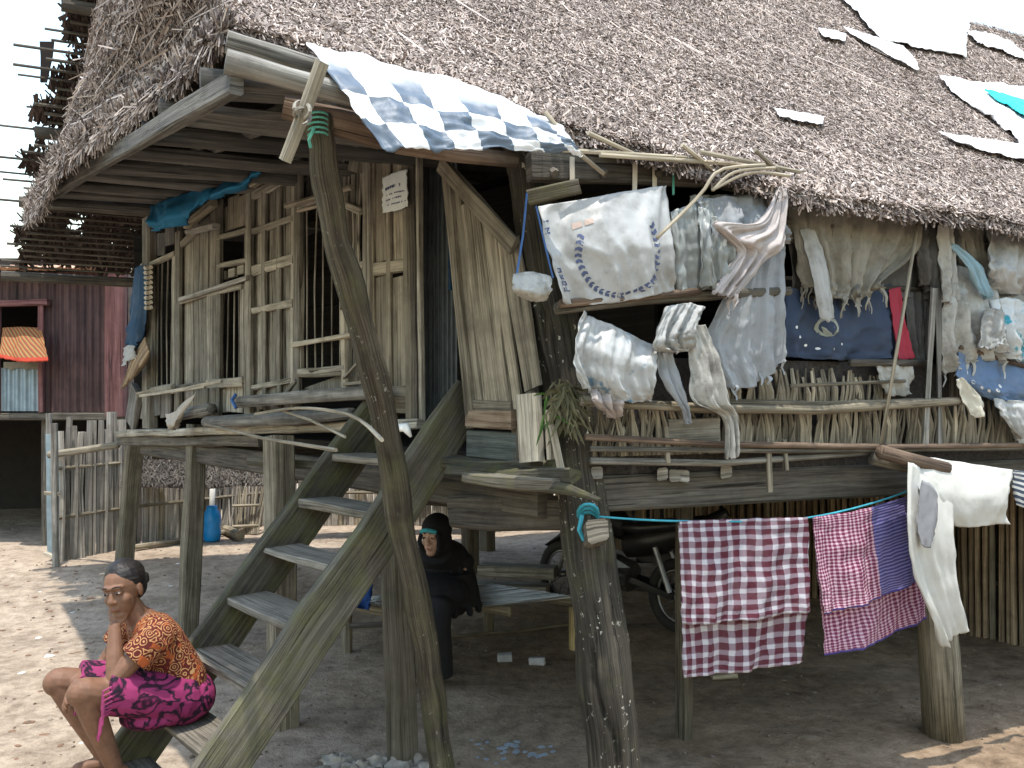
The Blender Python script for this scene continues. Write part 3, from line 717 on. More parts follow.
# stalk wall: dry palm stalks tied upright
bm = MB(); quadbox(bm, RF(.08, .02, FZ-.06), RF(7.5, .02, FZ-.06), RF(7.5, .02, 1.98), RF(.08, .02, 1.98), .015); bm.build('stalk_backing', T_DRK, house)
def stalk(b, z0, z1, o, lean, r): return bld('stalk', STALK, house, 'tube', [RF(b, o, z0), RF(b+lean*.4, o+rnd.uniform(.0, .02), (z0+z1)/2), RF(b+lean, o+rnd.uniform(-.01, .02), z1)], [r, r*.9, r*.55], 6, .2, seed=rnd.random()*50, flat=.5)
b = .1
while b < 2.95:
    stalk(b, 1.57, 1.78+rnd.uniform(-.02, .03) if b > .75 else 1.76, .075+rnd.uniform(-.01, .01), rnd.uniform(-.05, .05)*(1 if b > .8 else 1.4), rnd.uniform(.010, .019)); b += rnd.uniform(.009, .016)
b = .72
while b < 1.72:
    stalk(b, 1.75, 1.93+rnd.uniform(-.03, .02), .05, rnd.uniform(-.03, .03), rnd.uniform(.010, .019)); b += rnd.uniform(.018, .03)
m = MB(); b = 2.95
while b < 7.5:
    m.tube([RF(b, .07, 1.57), RF(b+rnd.uniform(-.05, .05), .08, 1.95+rnd.uniform(-.1, .05))], [.016, .008], 5); b += .035
m.build('stalk_row', STALK, house, kind='stuff')
# rest of the long side beyond the washing: plank wall
b = 2.9
while b < 7.5:
    bld('plank', W_GREY, house, 'beam', RF(b, .03, 1.6), RF(b+.02, .03, 2.62), .15, .02, side=GD, seg=3); b += .165
# thin bent rattans poking out of the eave
for pts in (([(765, 165), (720, 170), (700, 195), (657, 238)]), ([(775, 168), (735, 172), (713, 190)]), ([(790, 176), (750, 173), (712, 190)])):
    c_ = [onR(x, y, .34) for x, y in pts]; bld('rattan', STICK, roof, 'tube', [polyat(c_, i/10) for i in range(11)], .007, 6, smooth=True)
Rt([(545, 112), (575, 150), (604, 174)], .008, STICK, 'stick', .36)
bld('stick', W_DOOR, house, 'beam', P(285, 161, 2.72), P(322, 62, 2.66), .04, .03, side=FD, seg=5)
bld('lashing', W_GREY, house, 'tube', [P(302+8*math.cos(a), 104+9*math.sin(a)*.8+a, 2.67+.03*math.sin(a*1.7)) for a in np.linspace(0, 14, 40)], .006, 5)
# ================================================================== LADDER AND PROP POLE
LT = V((-.26, 4.1, 1.72)); LD = FN; SL = 1.1815; LW = .70
lad = thing('wooden_ladder', (LT+LD*1.45+FD*.35).xy.to_3d(), 'broad mossy wooden stair ladder leading up to the plank door', 'ladder')
for k, off in ((0, 0), (1, LW)):
    a = LT+FD*off+UP*.10-LD*.085; bb = LT+LD*1.50+FD*off-UP*(1.50*SL)
    sd_ = (UP*.65+LD*.76)
    bld('stringer', W_MOSS, lad, 'beam', bb, a, .215, .055, side=V((LD.x*.763, LD.y*.763, .646)), seg=12, jit=.008)
for i in range(7):
    z = .22+.215*i; u = (1.72-z)/SL
    p0 = LT+LD*u-UP*(1.72-z)
    bld('tread', wood('worn tread %d' % i, (.055, .048, .037), (.155, .137, .108), (.255, .228, .185), gs=(2.2, 90)) if i == 0 else MATS['worn tread 0'], lad, 'beam', p0+FD*.02, p0+FD*(LW-.02), .20, .035, side=LD, seg=5, jit=.006)
pole_pts = [V((-.285, 3.93, -.05)), P(436, 720, 3.95), P(424, 640, 3.85), P(405, 540, 3.68), P(385, 420, 3.5), P(362, 330, 3.35), P(338, 240, 3.2), P(322, 150, 3.08), P(318, 118, 3.06)]
pp = [polyat(pole_pts, i/40)+V((noise.noise(V((i*.35, 3, 0)))*.014, 0, 0)) for i in range(41)]
pp2 = [polyat(pp, i/119) for i in range(120)]
o = bld('prop_pole', W_POLE, None, 'gnarl', pp2, [.058-.012*i/119+.003*math.sin(i*.4) for i in range(120)], 30, 5, .10, .12, [(R(265), .2, 1.0, .2), (R(280), 1.2, 2.2, .14)], smooth=True)
setp(o, 'long crooked dark pole propping the eave in front of the ladder', 'pole')
m = MB()
for k in range(5):
    m.tube([P(318+10*math.cos(a), 116+k*5+4*math.sin(a), 3.05+.05*math.sin(a)) for a in np.linspace(0, 6.3, 14)], .004, 5)
m.tube([P(314, 128, 3.0), P(309, 140, 2.99), P(311, 148, 3.0)], .006, 5)
setp(m.build('green_twine', ROPE_G, None), 'green plastic twine knotted round the top of the prop pole', 'twine')
m = MB(); m.tube([onL(205, 424, .2), onL(262, 438, .5), onL(336, 450, .7)], .009, 6); 
setp(m.build('rattan_cane', STICK, None), 'thin pale rattan cane drooping below the front sill towards the ladder', 'cane')
m = MB(); c_ = [onL(255, 414, .25), onL(300, 408, .35), onL(350, 415, .6), onL(382, 440, .8)]; m.tube([polyat(c_, i/12) for i in range(13)], .008, 6); m.tube([polyat([onL(283, 411, .27), onL(310, 420, .35), onL(345, 437, .5)], i/6) for i in range(7)], .007, 6)
setp(m.build('forked_cane', STICK, None), 'forked rattan cane arching over the top of the ladder', 'cane')
m = MB(); m.tube([P(398, 428, 4.0), P(406, 427, 3.98), P(411, 437, 3.98)], [.02, .025, .006], 7)
setp(m.build('plastic_scrap', plain('white plastic', (.75, .75, .73), .5), None, True), 'small white plastic scrap on the top ladder step', 'scrap')

# ================================================================== CLOTHS
class Patch:
    """a sheet draped through rows of points; keeps its grid so print can be laid on it"""
    def __init__(s, rows, nx, ny, fold=(3, .02), seed=0, rag=0, nrm=GN, fine=.4, edge=.008, sag=1.0, hang=.35):
        s.nx, s.ny = nx, ny; s.g = []
        n1 = np.random.default_rng(int(seed*13+5))
        ph = n1.uniform(0, 6.28, 3)
        for j in range(ny+1):
            v = j/ny; r = []
            for i in range(nx+1):
                u = i/nx
                p = polyat([polyat(rw, u) for rw in rows], v)
                wv = u*fold[0]+.35*noise.noise(V((u*2+seed, v*1.6, seed*1.7)))
                a = fold[1]*(hang+(1-hang)*v)
                d = a*(math.sin(wv*6.283+ph[0])+.5*(1-2*abs(math.sin(wv*6.283*1.15+ph[1]+v*2)))+.3*(1-2*abs(math.sin(wv*6.283*2.9+ph[2]-v*1.5))))
                d += fold[1]*fine*(noise.noise(V((u*7+seed, v*7, seed)))*1.3+(.5-abs(noise.noise(V((u*9+seed+v*3, v*8, seed+3)))))*1.1+noise.noise(V((u*17+seed, v*17, seed+3)))*.5)
                p = p+nrm*d
                e = edge*(noise.noise(V((u*9, v*9, seed+7))))
                if i in (0, nx): p = p+GD*e*1.2
                if j == ny and rag: p = p-UP*rag*(noise.noise(V((u*11+seed, 1, 4)))+.9*noise.noise(V((u*23+seed, 2, 4))))
                if j in (0, ny): p = p+UP*e*.6
                r.append(p)
            s.g.append(r)
    def at(s, u, v, lift=.003):
        x = min(max(u, 0), 1)*s.nx; y = min(max(v, 0), 1)*s.ny; i = min(int(x), s.nx-1); j = min(int(y), s.ny-1); fx, fy = x-i, y-j
        g = s.g; p = (g[j][i]*(1-fx)+g[j][i+1]*fx)*(1-fy)+(g[j+1][i]*(1-fx)+g[j+1][i+1]*fx)*fy
        n = (g[j][i+1]-g[j][i]).cross(g[j+1][i]-g[j][i]).normalized()
        if n.dot(EYE-p) < 0: n = -n
        return p+n*lift
    def add(s, m): m.grid(s.g, False, lambda i, j: (j/s.nx, 1-i/s.ny)); return m
def sheet(name, mat, patches, label=None, cat=None, group=None, parent=None, th=.0025):
    m = MB()
    for p in (patches if isinstance(patches, list) else [patches]): p.add(m)
    o = m.build(name, mat, parent, True)
    md = o.modifiers.new('thickness', 'SOLIDIFY'); md.thickness = th; md.offset = 0
    if label: setp(o, label, cat, group)
    return o
def rows_R(rows, o):
    if not hasattr(o, '__len__'): o = [o]*len(rows)
    return [[onR(x, y, oo) for x, y in r] for r, oo in zip(rows, o)]
def print_mesh(name, patch, polys, mat, parent):
    """flat print: list of uv polygons laid on the sheet"""
    m = MB()
    for pl in polys:
        n0 = len(m.v)
        for (u, v) in pl: m.v.append(tuple(patch.at(u, v)))
        m.f.append(tuple(range(n0, n0+len(pl)))); m.uv.append(None)
    return m.build(name, mat, parent)
STROKES = {'P': [[(0, 0), (0, 1)], [(0, 1), (.6, 1), (.6, .5), (0, .5)]], 'O': [[(0, 0), (0, 1), (.6, 1), (.6, 0), (0, 0)]],
           'R': [[(0, 0), (0, 1), (.6, 1), (.6, .5), (0, .5), (.6, 0)]], 'U': [[(0, 1), (0, 0), (.6, 0), (.6, 1)]],
           'N': [[(0, 0), (0, 1), (.6, 0), (.6, 1)]], 'I': [[(.3, 0), (.3, 1)]], 'A': [[(0, 0), (.3, 1), (.6, 0)], [(.12, .4), (.48, .4)]],
           'M': [[(0, 0), (0, 1), (.3, .5), (.6, 1), (.6, 0)]], 'E': [[(.6, 0), (0, 0), (0, 1), (.6, 1)], [(0, .5), (.5, .5)]], 'T': [[(.3, 0), (.3, 1)], [(0, 1), (.6, 1)]],
           'K': [[(0, 0), (0, 1)], [(.6, 1), (0, .5), (.6, 0)]], 'S': [[(0, 0), (.6, 0), (.6, .5), (0, .5), (0, 1), (.6, 1)]], ' ': []}
def letters(txt, u, v, hx, hy, wd=.16, rot=0, adv=.95):
    """stroke letters as uv quads; (u,v) lower-left corner, hx width unit, hy height in uv"""
    out = []; x = 0; c, s_ = math.cos(rot), math.sin(rot)
    for ch in txt:
        for st in STROKES[ch]:
            for (a, b) in zip(st[:-1], st[1:]):
                dx, dy = b[0]-a[0], b[1]-a[1]; L = math.hypot(dx, dy) or 1; nx_, ny_ = -dy/L*wd*.5, dx/L*wd*.5; ex, ey = dx/L*wd*.4, dy/L*wd*.4
                q = [(a[0]-ex+nx_, a[1]-ey+ny_), (b[0]+ex+nx_, b[1]+ey+ny_), (b[0]+ex-nx_, b[1]+ey-ny_), (a[0]-ex-nx_, a[1]-ey-ny_)]
                out.append([(u+((x+p)*c-r*s_)*hx, v-((x+p)*s_+r*c)*hy) for p, r in q])
        x += adv
    return out
# ---- materials
WHITE = cloth('white woven sack', (.46, .465, .46), (.17, .158, .13), .85, .3, dscale=4, rough=.45, spec=.5)
WHITE2 = cloth('grubby white cloth', (.44, .445, .435), (.15, .135, .105), .85, .3, dscale=6)
GREYP = cloth('grey plastic film', (.34, .36, .35), (.18, .17, .14), .6, .35, rough=.35, spec=.5)
GREYC = cloth('grey sheet', (.31, .325, .34), (.16, .15, .135), .7, .25)
PINKW = cloth('pale pinkish rag', (.48, .43, .41), (.22, .18, .155), .7, .25)
CREAM = cloth('dirty cream rag', (.29, .27, .225), (.10, .09, .068), .9, .25, dscale=7)
DGREY = cloth('dark grey rag', (.12, .117, .11), (.05, .048, .042), .8, .2, dscale=9)
NAVY = cloth('faded navy cloth', (.035, .05, .085), (.07, .08, .095), .4, .1)
RED = cloth('dull red cloth', (.30, .035, .055), (.16, .04, .05), .4, .1)
SKYB = cloth('pale blue plastic', (.26, .40, .47), (.5, .5, .48), .4, .3)
BLUE = cloth('blue tarpaulin', (.02, .16, .30), (.03, .08, .12), .5, .15)
STAIN = cloth('stained pale cloth', (.40, .39, .355), (.10, .09, .07), 1.0, .2, dscale=11)
BLUEB = cloth('blue faded banner', (.10, .16, .27), (.22, .23, .24), .5, .15)
# ---- torn sacking and rags on the washing side
LASTP = {}
def rag(name, label, cat, rows, o, mat, fold=(3, .02), seed=0, rg=.01, nx=26, ny=22, **k):
    nx = int(nx*1.5); ny = int(ny*1.5); p = Patch(rows_R(rows, o), nx, ny, fold, seed, rg, **k); LASTP[name] = p; return sheet(name, mat, p, label, cat, 'rags and sacks hung along the open side'), p
s1, p1 = rag('printed_sack', 'white woven sack with dark blue wreath print hung beside the corner post', 'sack',
    [[(539, 206), (600, 196), (668, 185)], [(550, 255), (610, 250), (676, 245)], [(560, 304), (620, 302), (677, 290)]], [.24, .30, .26], WHITE, (1.3, .030), 1, .004, 34, 28, fine=.16)
INK = plain('dark blue print', (.05, .065, .13), .7); INKR = plain('faded red print', (.34, .26, .22), .7)
wr = []
for k in range(30):
    a = R(-75+300*k/29) if k < 30 else 0
    a = R(150+k*8.2)
    for sgn in (-1, 1):
        r0 = .30; cu, cv = .56+r0*.9*math.cos(a), .53-r0*1.25*math.sin(a)
        an = a+math.pi/2+sgn*.7; l = .045
        du, dv = math.cos(an)*l*.8, -math.sin(an)*l*1.2; nu_, nv_ = -dv*.32, du*.32
        wr.append([(cu, cv), (cu+du*.5+nu_, cv+dv*.5+nv_), (cu+du, cv+dv), (cu+du*.5-nu_, cv+dv*.5-nv_)])
wr = [q for q in wr if rnd.random() < .86]
print_mesh('wreath_print', p1, wr, INK, s1)['kind'] = 'stuff'
print_mesh('print', p1, letters('PORU', .17, .82, .075, .05, .2, R(100), 1.15), INK, s1)['kind'] = 'stuff'
print_mesh('print', p1, letters('NI', .09, .30, .06, .07, .22, R(95), 1.2), INK, s1)['kind'] = 'stuff'
print_mesh('print', p1, [[(.27, .25), (.345, .238), (.345, .285), (.27, .30)], [(.36, .235), (.42, .225), (.42, .27), (.36, .28)]], INKR, s1)['kind'] = 'stuff'
rag('plastic_film', 'greenish grey plastic film hanging just right of the wreath printed sack', 'plastic sheet', [[(670, 212), (690, 205), (712, 200)], [(674, 250), (700, 248), (722, 240)], [(676, 292), (705, 290), (733, 286)]], [.22, .24, .22], GREYP, (3, .022), 2)
rag('draped_rag', 'grey torn cloth with a sagging fold under the bent canes', 'cloth', [[(694, 198), (735, 196), (783, 190)], [(705, 225), (745, 226), (785, 222)], [(712, 265), (730, 240), (786, 245)]], [.20, .26, .22], GREYC, (3, .03), 3, .02)
rag('twisted_rag', 'pale pinkish rag knotted and twisted beside the grey torn cloth', 'cloth', [[(778, 188), (781, 186), (785, 190)], [(758, 222), (772, 225), (785, 235)], [(715, 222), (745, 240), (783, 250)], [(738, 248), (752, 252), (765, 262)], [(735, 262), (744, 268), (755, 275)], [(715, 292), (724, 297), (735, 298)]], [.30, .33, .35, .33, .32, .30], PINKW, (3, .02), 4, .012, 26, 34)
rag('shiny_film', 'shiny pale plastic strip hanging below the sagging grey cloth', 'plastic sheet', [[(700, 206), (712, 215), (722, 225)], [(702, 245), (715, 250), (732, 250)], [(704, 286), (718, 290), (733, 282)]], [.26, .30, .27], GREYP, (2.5, .025), 31)
rag('grey_sheet', 'long pale grey sheet hanging below the middle rail', 'sheet', [[(738, 262), (760, 255), (784, 250)], [(722, 300), (750, 305), (784, 300)], [(704, 345), (740, 345), (783, 340)], [(722, 388), (755, 386), (782, 362)]], [.18, .21, .2, .2], GREYC, (4, .016), 5, .01, 30, 34)
rag('blue_printed_sack', 'crumpled white sack with blue smears slung below the wreath sack', 'sack', [[(581, 311), (610, 325), (657, 346)], [(576, 340), (610, 352), (656, 365)], [(574, 368), (615, 385), (655, 392)], [(580, 388), (622, 402), (656, 400)]], [.22, .28, .27, .24],
    cloth('white sack blue smears', (.47, .48, .475), (.18, .165, .135), .8, .3, rough=.45, spec=.5, extra=lambda t, uv, pos: mix(t, ramp(t, noise_(t, pos, 9, 4, .6), [(.59, 0), (.65, 1)]), (.47, .48, .475), (.12, .22, .30))), (1.8, .034), 6, .012, 30, 26, fine=.2)
rag('ragged_white_cloth', 'ragged white cloth bunched over the middle of the washing side', 'cloth', [[(668, 306), (690, 303), (704, 308)], [(655, 345), (672, 335), (698, 330)], [(668, 352), (680, 352), (700, 345)]], [.28, .3, .27], WHITE2, (3, .03), 7, .02)
rag('cream_cloth', 'speckled cream cloth tail trailing down over the bamboo rail', 'cloth', [[(684, 330), (694, 325), (704, 325)], [(690, 365), (705, 362), (720, 360)], [(692, 400), (712, 402), (730, 400)], [(724, 418), (729, 418), (736, 416)], [(728, 458), (732, 459), (737, 455)]], [.25, .27, .27, .25, .24], STAIN, (2, .02), 8, .015, 20, 36)
rag('grey_rag_strip', 'pointed grey blue rag strip ending in a tip above the rail', 'cloth', [[(658, 352), (664, 350), (672, 352)], [(662, 378), (672, 380), (682, 380)], [(682, 410), (686, 412), (690, 408)], [(685, 424), (687, 425), (688, 422)]], [.22, .24, .24, .23], GREYC, (2, .015), 9, .0, 12, 24)
rag('crumpled_rag', 'small crumpled pinkish rag stuffed at the corner above the rail', 'cloth', [[(592, 385), (605, 383), (618, 392)], [(594, 400), (606, 402), (622, 402)], [(606, 412), (612, 418), (622, 414)]], [.20, .25, .2], PINKW, (3, .03), 10, .02, 16, 12)
rag('tattered_curtain', 'wide tattered dirty cream curtain under the eave', 'cloth', [[(788, 196), (850, 205), (922, 216)], [(796, 235), (850, 245), (918, 250)], [(802, 272), (850, 285), (880, 282)], [(806, 286), (845, 300), (882, 287)]], [.12, .15, .13, .12], CREAM, (6, .024), 11, .085, 70, 30)
def tatters(par, patch, n, mat, lmin, lmax, seed):
    rt = random.Random(seed)
    for k in range(n):
        u = rt.uniform(.02, .98); p = patch.at(u, rt.uniform(.9, 1), .002); L = rt.uniform(lmin, lmax); w_ = rt.uniform(.004, .014); dx = rt.uniform(-.03, .03)
        mt = MB(); mt.grid([[p+GD*(s_*w_*(1-.6*f)+dx*f+.006*math.sin(f*7+k))-UP*L*f+GN*(.01*math.sin(f*4+k)+.004*s_*s_) for s_ in (-1, 0, 1)] for f in (0, .25, .5, .75, 1)])
        mt.build('tatter', mat, par, True)
_c = [q for q in bpy.data.objects if q.name == 'tattered_curtain'][0]
tatters(_c, LASTP['tattered_curtain'], 26, CREAM, .03, .11, 1)
tatters([q for q in bpy.data.objects if q.name == 'twisted_rag'][0], LASTP['twisted_rag'], 6, PINKW, .03, .10, 2)
tatters([q for q in bpy.data.objects if q.name == 'grey_sheet'][0], LASTP['grey_sheet'], 7, GREYC, .02, .07, 3)
rag('pale_tail', 'narrow pale strip hanging down in front of the navy cloth', 'cloth', [[(800, 230), (806, 228), (814, 230)], [(812, 270), (820, 268), (828, 268)], [(822, 318), (828, 322), (834, 318)]], [.17, .18, .17], WHITE2, (1.5, .01), 12, .01, 10, 20)
nv, pn = rag('navy_cloth', 'faded navy cloth with round emblem under the tattered curtain', 'cloth', [[(786, 288), (835, 292), (892, 284)], [(784, 325), (840, 330), (895, 322)], [(783, 357), (840, 360), (903, 358)]], [.06, .09, .07], NAVY, (3, .022), 13, .004)
EMB = plain('tarnished emblem', (.20, .21, .17), .6); DOT = plain('white spots', (.55, .57, .58), .6)
ring = [[(.385+math.cos(a)*r*.7, .47+math.sin(a)*r*1.2) for a, r in ((R(k*24), .11), (R(k*24+24), .11), (R(k*24+24), .075), (R(k*24), .075))] for k in range(15)]
ring += [[(.365, .36), (.405, .36), (.42, .47), (.405, .56), (.365, .56), (.35, .47)]]
print_mesh('emblem', pn, ring, EMB, nv)
for q_ in [[(u+math.cos(a)*.014, v+math.sin(a)*.022) for a in np.linspace(0, 5.2, 6)] for u, v in ((.12, .52), (.17, .64), (.24, .74), (.33, .78), (.42, .78), (.51, .70))]: print_mesh('spot', pn, [q_], DOT, nv)
rag('red_strip', 'narrow dull red cloth strip beside the navy cloth', 'cloth', [[(888, 290), (894, 288), (900, 287)], [(892, 325), (899, 325), (905, 325)], [(898, 359), (906, 360), (914, 358)]], .09, RED, (1, .01), 14, .003, 8, 16)
rag('dark_rag', 'bundle of dark grey rags hanging behind the slanted stick', 'cloth', [[(918, 215), (935, 215), (955, 220)], [(920, 250), (938, 255), (956, 250)], [(924, 285), (936, 292), (950, 285)]], [.10, .15, .12], DGREY, (4, .03), 15, .03)
rag('dark_lower_rag', 'dark rag strip between the red strip and the grey slats', 'cloth', [[(905, 288), (918, 288), (930, 290)], [(908, 320), (920, 322), (928, 322)], [(914, 362), (920, 364), (927, 362)]], [.04, .05, .04], DGREY, (3, .02), 16, .01)
rag('grey_eave_rag', 'stained grey rag hanging from the eave right of the dark rags', 'cloth', [[(950, 218), (965, 220), (984, 222)], [(956, 245), (972, 248), (985, 250)], [(962, 268), (975, 275), (986, 282)]], [.12, .14, .12], CREAM, (3, .02), 17, .02)
rag('pale_blue_strip', 'pale blue plastic strip slanting across the stained cloths', 'plastic sheet', [[(950, 246), (954, 244), (958, 246)], [(966, 265), (974, 264), (980, 266)], [(978, 290), (985, 292), (990, 292)], [(984, 297), (987, 299), (990, 298)]], [.2, .22, .21, .2], SKYB, (1.5, .012), 18, .0, 10, 22)
rag('stained_cloth', 'large stained patterned cloth beside the two grey slats', 'cloth', [[(950, 262), (968, 270), (990, 285)], [(946, 300), (970, 305), (1000, 308)], [(944, 345), (975, 350), (1000, 352)], [(947, 375), (970, 362), (1003, 362)]], [.13, .18, .17, .15], STAIN, (4, .03), 19, .02, 34, 34); tatters([q for q in bpy.data.objects if q.name == 'stained_cloth'][0], LASTP['stained_cloth'], 10, STAIN, .03, .10, 4)
rag('white_sacking', 'bright white sacking folded at the right edge under the eave', 'sack', [[(984, 226), (1004, 228), (1040, 230)], [(986, 262), (1008, 268), (1040, 262)], [(988, 285), (1010, 296), (1040, 290)]], [.15, .22, .16], WHITE, (2, .035), 20, .01)
rag('white_shirt_rag', 'white rag with turquoise smears at the right edge', 'cloth', [[(992, 300), (1010, 298), (1040, 305)], [(996, 330), (1012, 332), (1040, 330)], [(1000, 352), (1015, 360), (1040, 358)]], [.19, .22, .2], cloth('white turquoise smears', (.62, .64, .64), (.36, .34, .3), .6, .3, extra=lambda t, uv, pos: mix(t, ramp(t, noise_(t, pos, 12, 4, .6), [(.58, 0), (.64, 1)]), (.62, .64, .64), (.06, .36, .46))), (3, .03), 21, .02)
bb_, pb = rag('blue_banner', 'faded blue banner with white dots at the right edge', 'banner', [[(957, 352), (985, 356), (1040, 366)], [(955, 375), (990, 385), (1040, 390)], [(958, 386), (995, 400), (1040, 404)]], [.15, .18, .16], BLUEB, (2, .015), 22, .006)
for q_ in [[(u+math.cos(a)*.016, v+math.sin(a)*.05) for a in np.linspace(0, 5.2, 6)] for u, v in ((.25, .35), (.31, .52), (.38, .62), (.46, .66), (.54, .62), (.6, .5))]: print_mesh('spot', pb, [q_], DOT, bb_)
rag('cream_scrap', 'cream leaf shaped cloth scrap hanging by the blue banner', 'cloth', [[(956, 380), (962, 378), (968, 384)], [(962, 398), (972, 396), (982, 400)], [(972, 414), (978, 418), (984, 414)]], .2, cloth('cream scrap', (.56, .53, .44), (.25, .22, .16), .5, .2), (1, .012), 23, .0, 10, 14)
rag('white_corner_cloth', 'white cloth hanging lowest at the right edge above the trousers', 'cloth', [[(994, 398), (1010, 400), (1040, 402)], [(1000, 415), (1018, 420), (1042, 425)], [(1016, 436), (1024, 444), (1044, 450)]], [.18, .2, .18], WHITE2, (2, .02), 24, .01)
rag('eave_sheet', 'flat pale grey sheet pinned under the eave between the stained rag and white sacking', 'sheet', [[(962, 222), (978, 223), (996, 226)], [(962, 262), (980, 266), (997, 268)], [(966, 300), (982, 306), (998, 304)]], .10, GREYC, (2.5, .012), 86, .02, 20, 24, fine=.15)
rag('flat_white_sheet', 'flat dirty white sheet hanging below the white sacking at the right edge', 'sheet', [[(1000, 282), (1018, 284), (1042, 286)], [(998, 320), (1018, 324), (1042, 326)], [(1002, 360), (1020, 366), (1042, 364)]], .12, WHITE2, (2, .012), 87, .02, 20, 24, fine=.15)
rag('small_patch_cloth', 'small pale patched cloth behind the bamboo rail near the slanted stick', 'cloth', [[(876, 366), (892, 364), (912, 366)], [(880, 382), (895, 382), (912, 382)], [(888, 396), (900, 396), (911, 394)]], .1, STAIN, (2, .015), 25, .008, 14, 12)
rag('sooty_lining', 'sooty grey cloth lining the wall behind the tattered curtain', 'cloth', [[(786, 200), (860, 205), (945, 215)], [(788, 245), (860, 250), (942, 255)], [(790, 292), (860, 296), (935, 300)]], .05, DGREY, (7, .02), 81, .03, 40, 20)
rag('grey_backcloth', 'mottled grey cloth behind the stained cloths at the right edge', 'cloth', [[(940, 222), (980, 226), (1040, 232)], [(940, 290), (985, 295), (1040, 300)], [(944, 352), (990, 358), (1040, 362)]], .07, CREAM, (7, .02), 82, .04, 40, 26)
rag('torn_grey_film', 'torn grey film hanging behind the twisted pinkish rag', 'plastic sheet', [[(690, 196), (735, 194), (786, 192)], [(692, 245), (738, 250), (786, 248)], [(694, 296), (740, 292), (786, 290)]], .13, GREYP, (6, .022), 83, .02, 36, 24)
rag('dirty_strip', 'long dirty white strip hanging between the dark rags and the stained cloth', 'cloth', [[(938, 225), (946, 224), (953, 226)], [(940, 260), (949, 262), (955, 262)], [(944, 300), (950, 304), (955, 300)]], .19, STAIN, (2, .02), 84, .03, 12, 22)
rag('white_tatter', 'white tatter hanging in front of the stained cloth near the blue strip', 'cloth', [[(985, 310), (994, 308), (1002, 310)], [(982, 330), (992, 330), (1003, 332)], [(980, 346), (990, 350), (1000, 344)]], .24, WHITE2, (2, .02), 85, .02, 14, 16)
# small hanging pouch and its blue cord
ph_, pq = rag('sack_pouch', 'small dirty white pouch hung on blue cord at the corner post', 'pouch', [[(513, 274), (532, 272), (553, 277)], [(514, 288), (532, 292), (552, 290)], [(522, 297), (535, 302), (548, 300)]], [.30, .36, .31], STAIN, (1, .015), 26, .004, 16, 12)
m = MB(); m.tube([onR(527, 193, .32), onR(523, 235, .32), onR(517, 273, .32)], .004, 6); m.tube([onR(536, 206, .3), onR(545, 245, .3), onR(553, 278, .3)], .0035, 6)
m.build('cord', ROPE_B, ph_)
# ---- clothes line and washing
cl = [P(590, 516, 3.55), onR(680, 521, .14), onR(806, 518, .14), onR(905, 492, .16), onR(925, 470, .22)]
m = MB(); m.tube([polyat(cl, i/30) for i in range(31)], .0045, 6)
for k in range(4): m.tube([P(588+10*math.cos(a), 513+k*4+9*math.sin(a), 3.52+.02*k+.04*math.sin(a)) for a in np.linspace(0, 6.3, 14)], .007, 5)
m.tube([P(582, 515, 3.5), P(579, 530, 3.49), P(584, 540, 3.5)], .009, 5)
setp(m.build('clothes_line', ROPE_T, None), 'turquoise clothes line knotted round the corner post', 'rope')
bld('peg_stub', W_BEAM, house, 'beam', P(590, 538, 3.6), P(598, 530, 3.42), .07, .085, side=GD, seg=3, jit=.01)
def plaid(name, a, b, c, nu_, nv_, wd_, band=None):
    def ex(t, uv, pos):
        sp = N(t, 'ShaderNodeSeparateXYZ'); t.links.new(uv, sp.inputs[0])
        def st(x, n, w_):
            f = math_(t, 'FRACT', math_(t, 'MULTIPLY', x, n)); return ramp(t, f, [(w_-.05, 1), (w_+.05, 0)])
        wob = math_(t, 'MULTIPLY', math_(t, 'SUBTRACT', noise_(t, pos, 7, 3), .5), .045)
        s1_, s2_ = st(math_(t, 'ADD', sp.outputs[0], wob), nu_, wd_), st(math_(t, 'ADD', sp.outputs[1], wob), nv_, wd_)
        k = math_(t, 'MULTIPLY', math_(t, 'ADD', s1_, s2_), .5)
        base_ = ramp(t, k, [(0, a), (.5, b), (1, c)])
        if band:
            bd = math_(t, 'MULTIPLY', math_(t, 'GREATER_THAN', sp.outputs[0], band[0]), math_(t, 'GREATER_THAN', sp.outputs[1], band[1]))
            hem = math_(t, 'LESS_THAN', sp.outputs[1], .03)
            b2 = ramp(t, s2_, [(0, (.05, .05, .17)), (1, (.20, .17, .33))])
            base_ = mix(t, bd, base_, b2); base_ = mix(t, hem, base_, (.06, .05, .22))
        return base_
    return cloth(name, a, (.3, .25, .25), .15, .15, extra=ex, crs=.35)
PL1 = plaid('maroon check', (.08, .016, .027), (.215, .155, .185), (.44, .425, .455), 10, 10.5, .42)
PL1b = plaid('maroon check hem', (.08, .016, .027), (.215, .155, .185), (.44, .425, .455), 10, 4.0, .42)
PL2 = plaid('pink fine check', (.11, .016, .045), (.32, .14, .20), (.55, .42, .47), 24, 30, .45, band=(.60, .0))
PL2b = plaid('pink fine check hem', (.11, .016, .05), (.32, .14, .21), (.52, .39, .46), 24, 11, .45, band=(2, 2))
def sarong(rows, hem, ma, mb, label, seed, dz):
    back = Patch(rows_R(rows, [.12, .105, .10]), 34, 34, (2.2, .014), seed, .0)
    fr = [rows[0], [((a[0]+b[0])/2, (a[1]+b[1])/2) for a, b in zip(rows[0], hem)], hem]
    front = Patch(rows_R(fr, [.15, .155, .16]), 34, 30, (2.4, .015), seed+1, .0)
    o = sheet('sarong', mb, back, label, 'sarong', 'sarongs on the clothes line')
    f = sheet('front_fold', ma, front, parent=o); return o
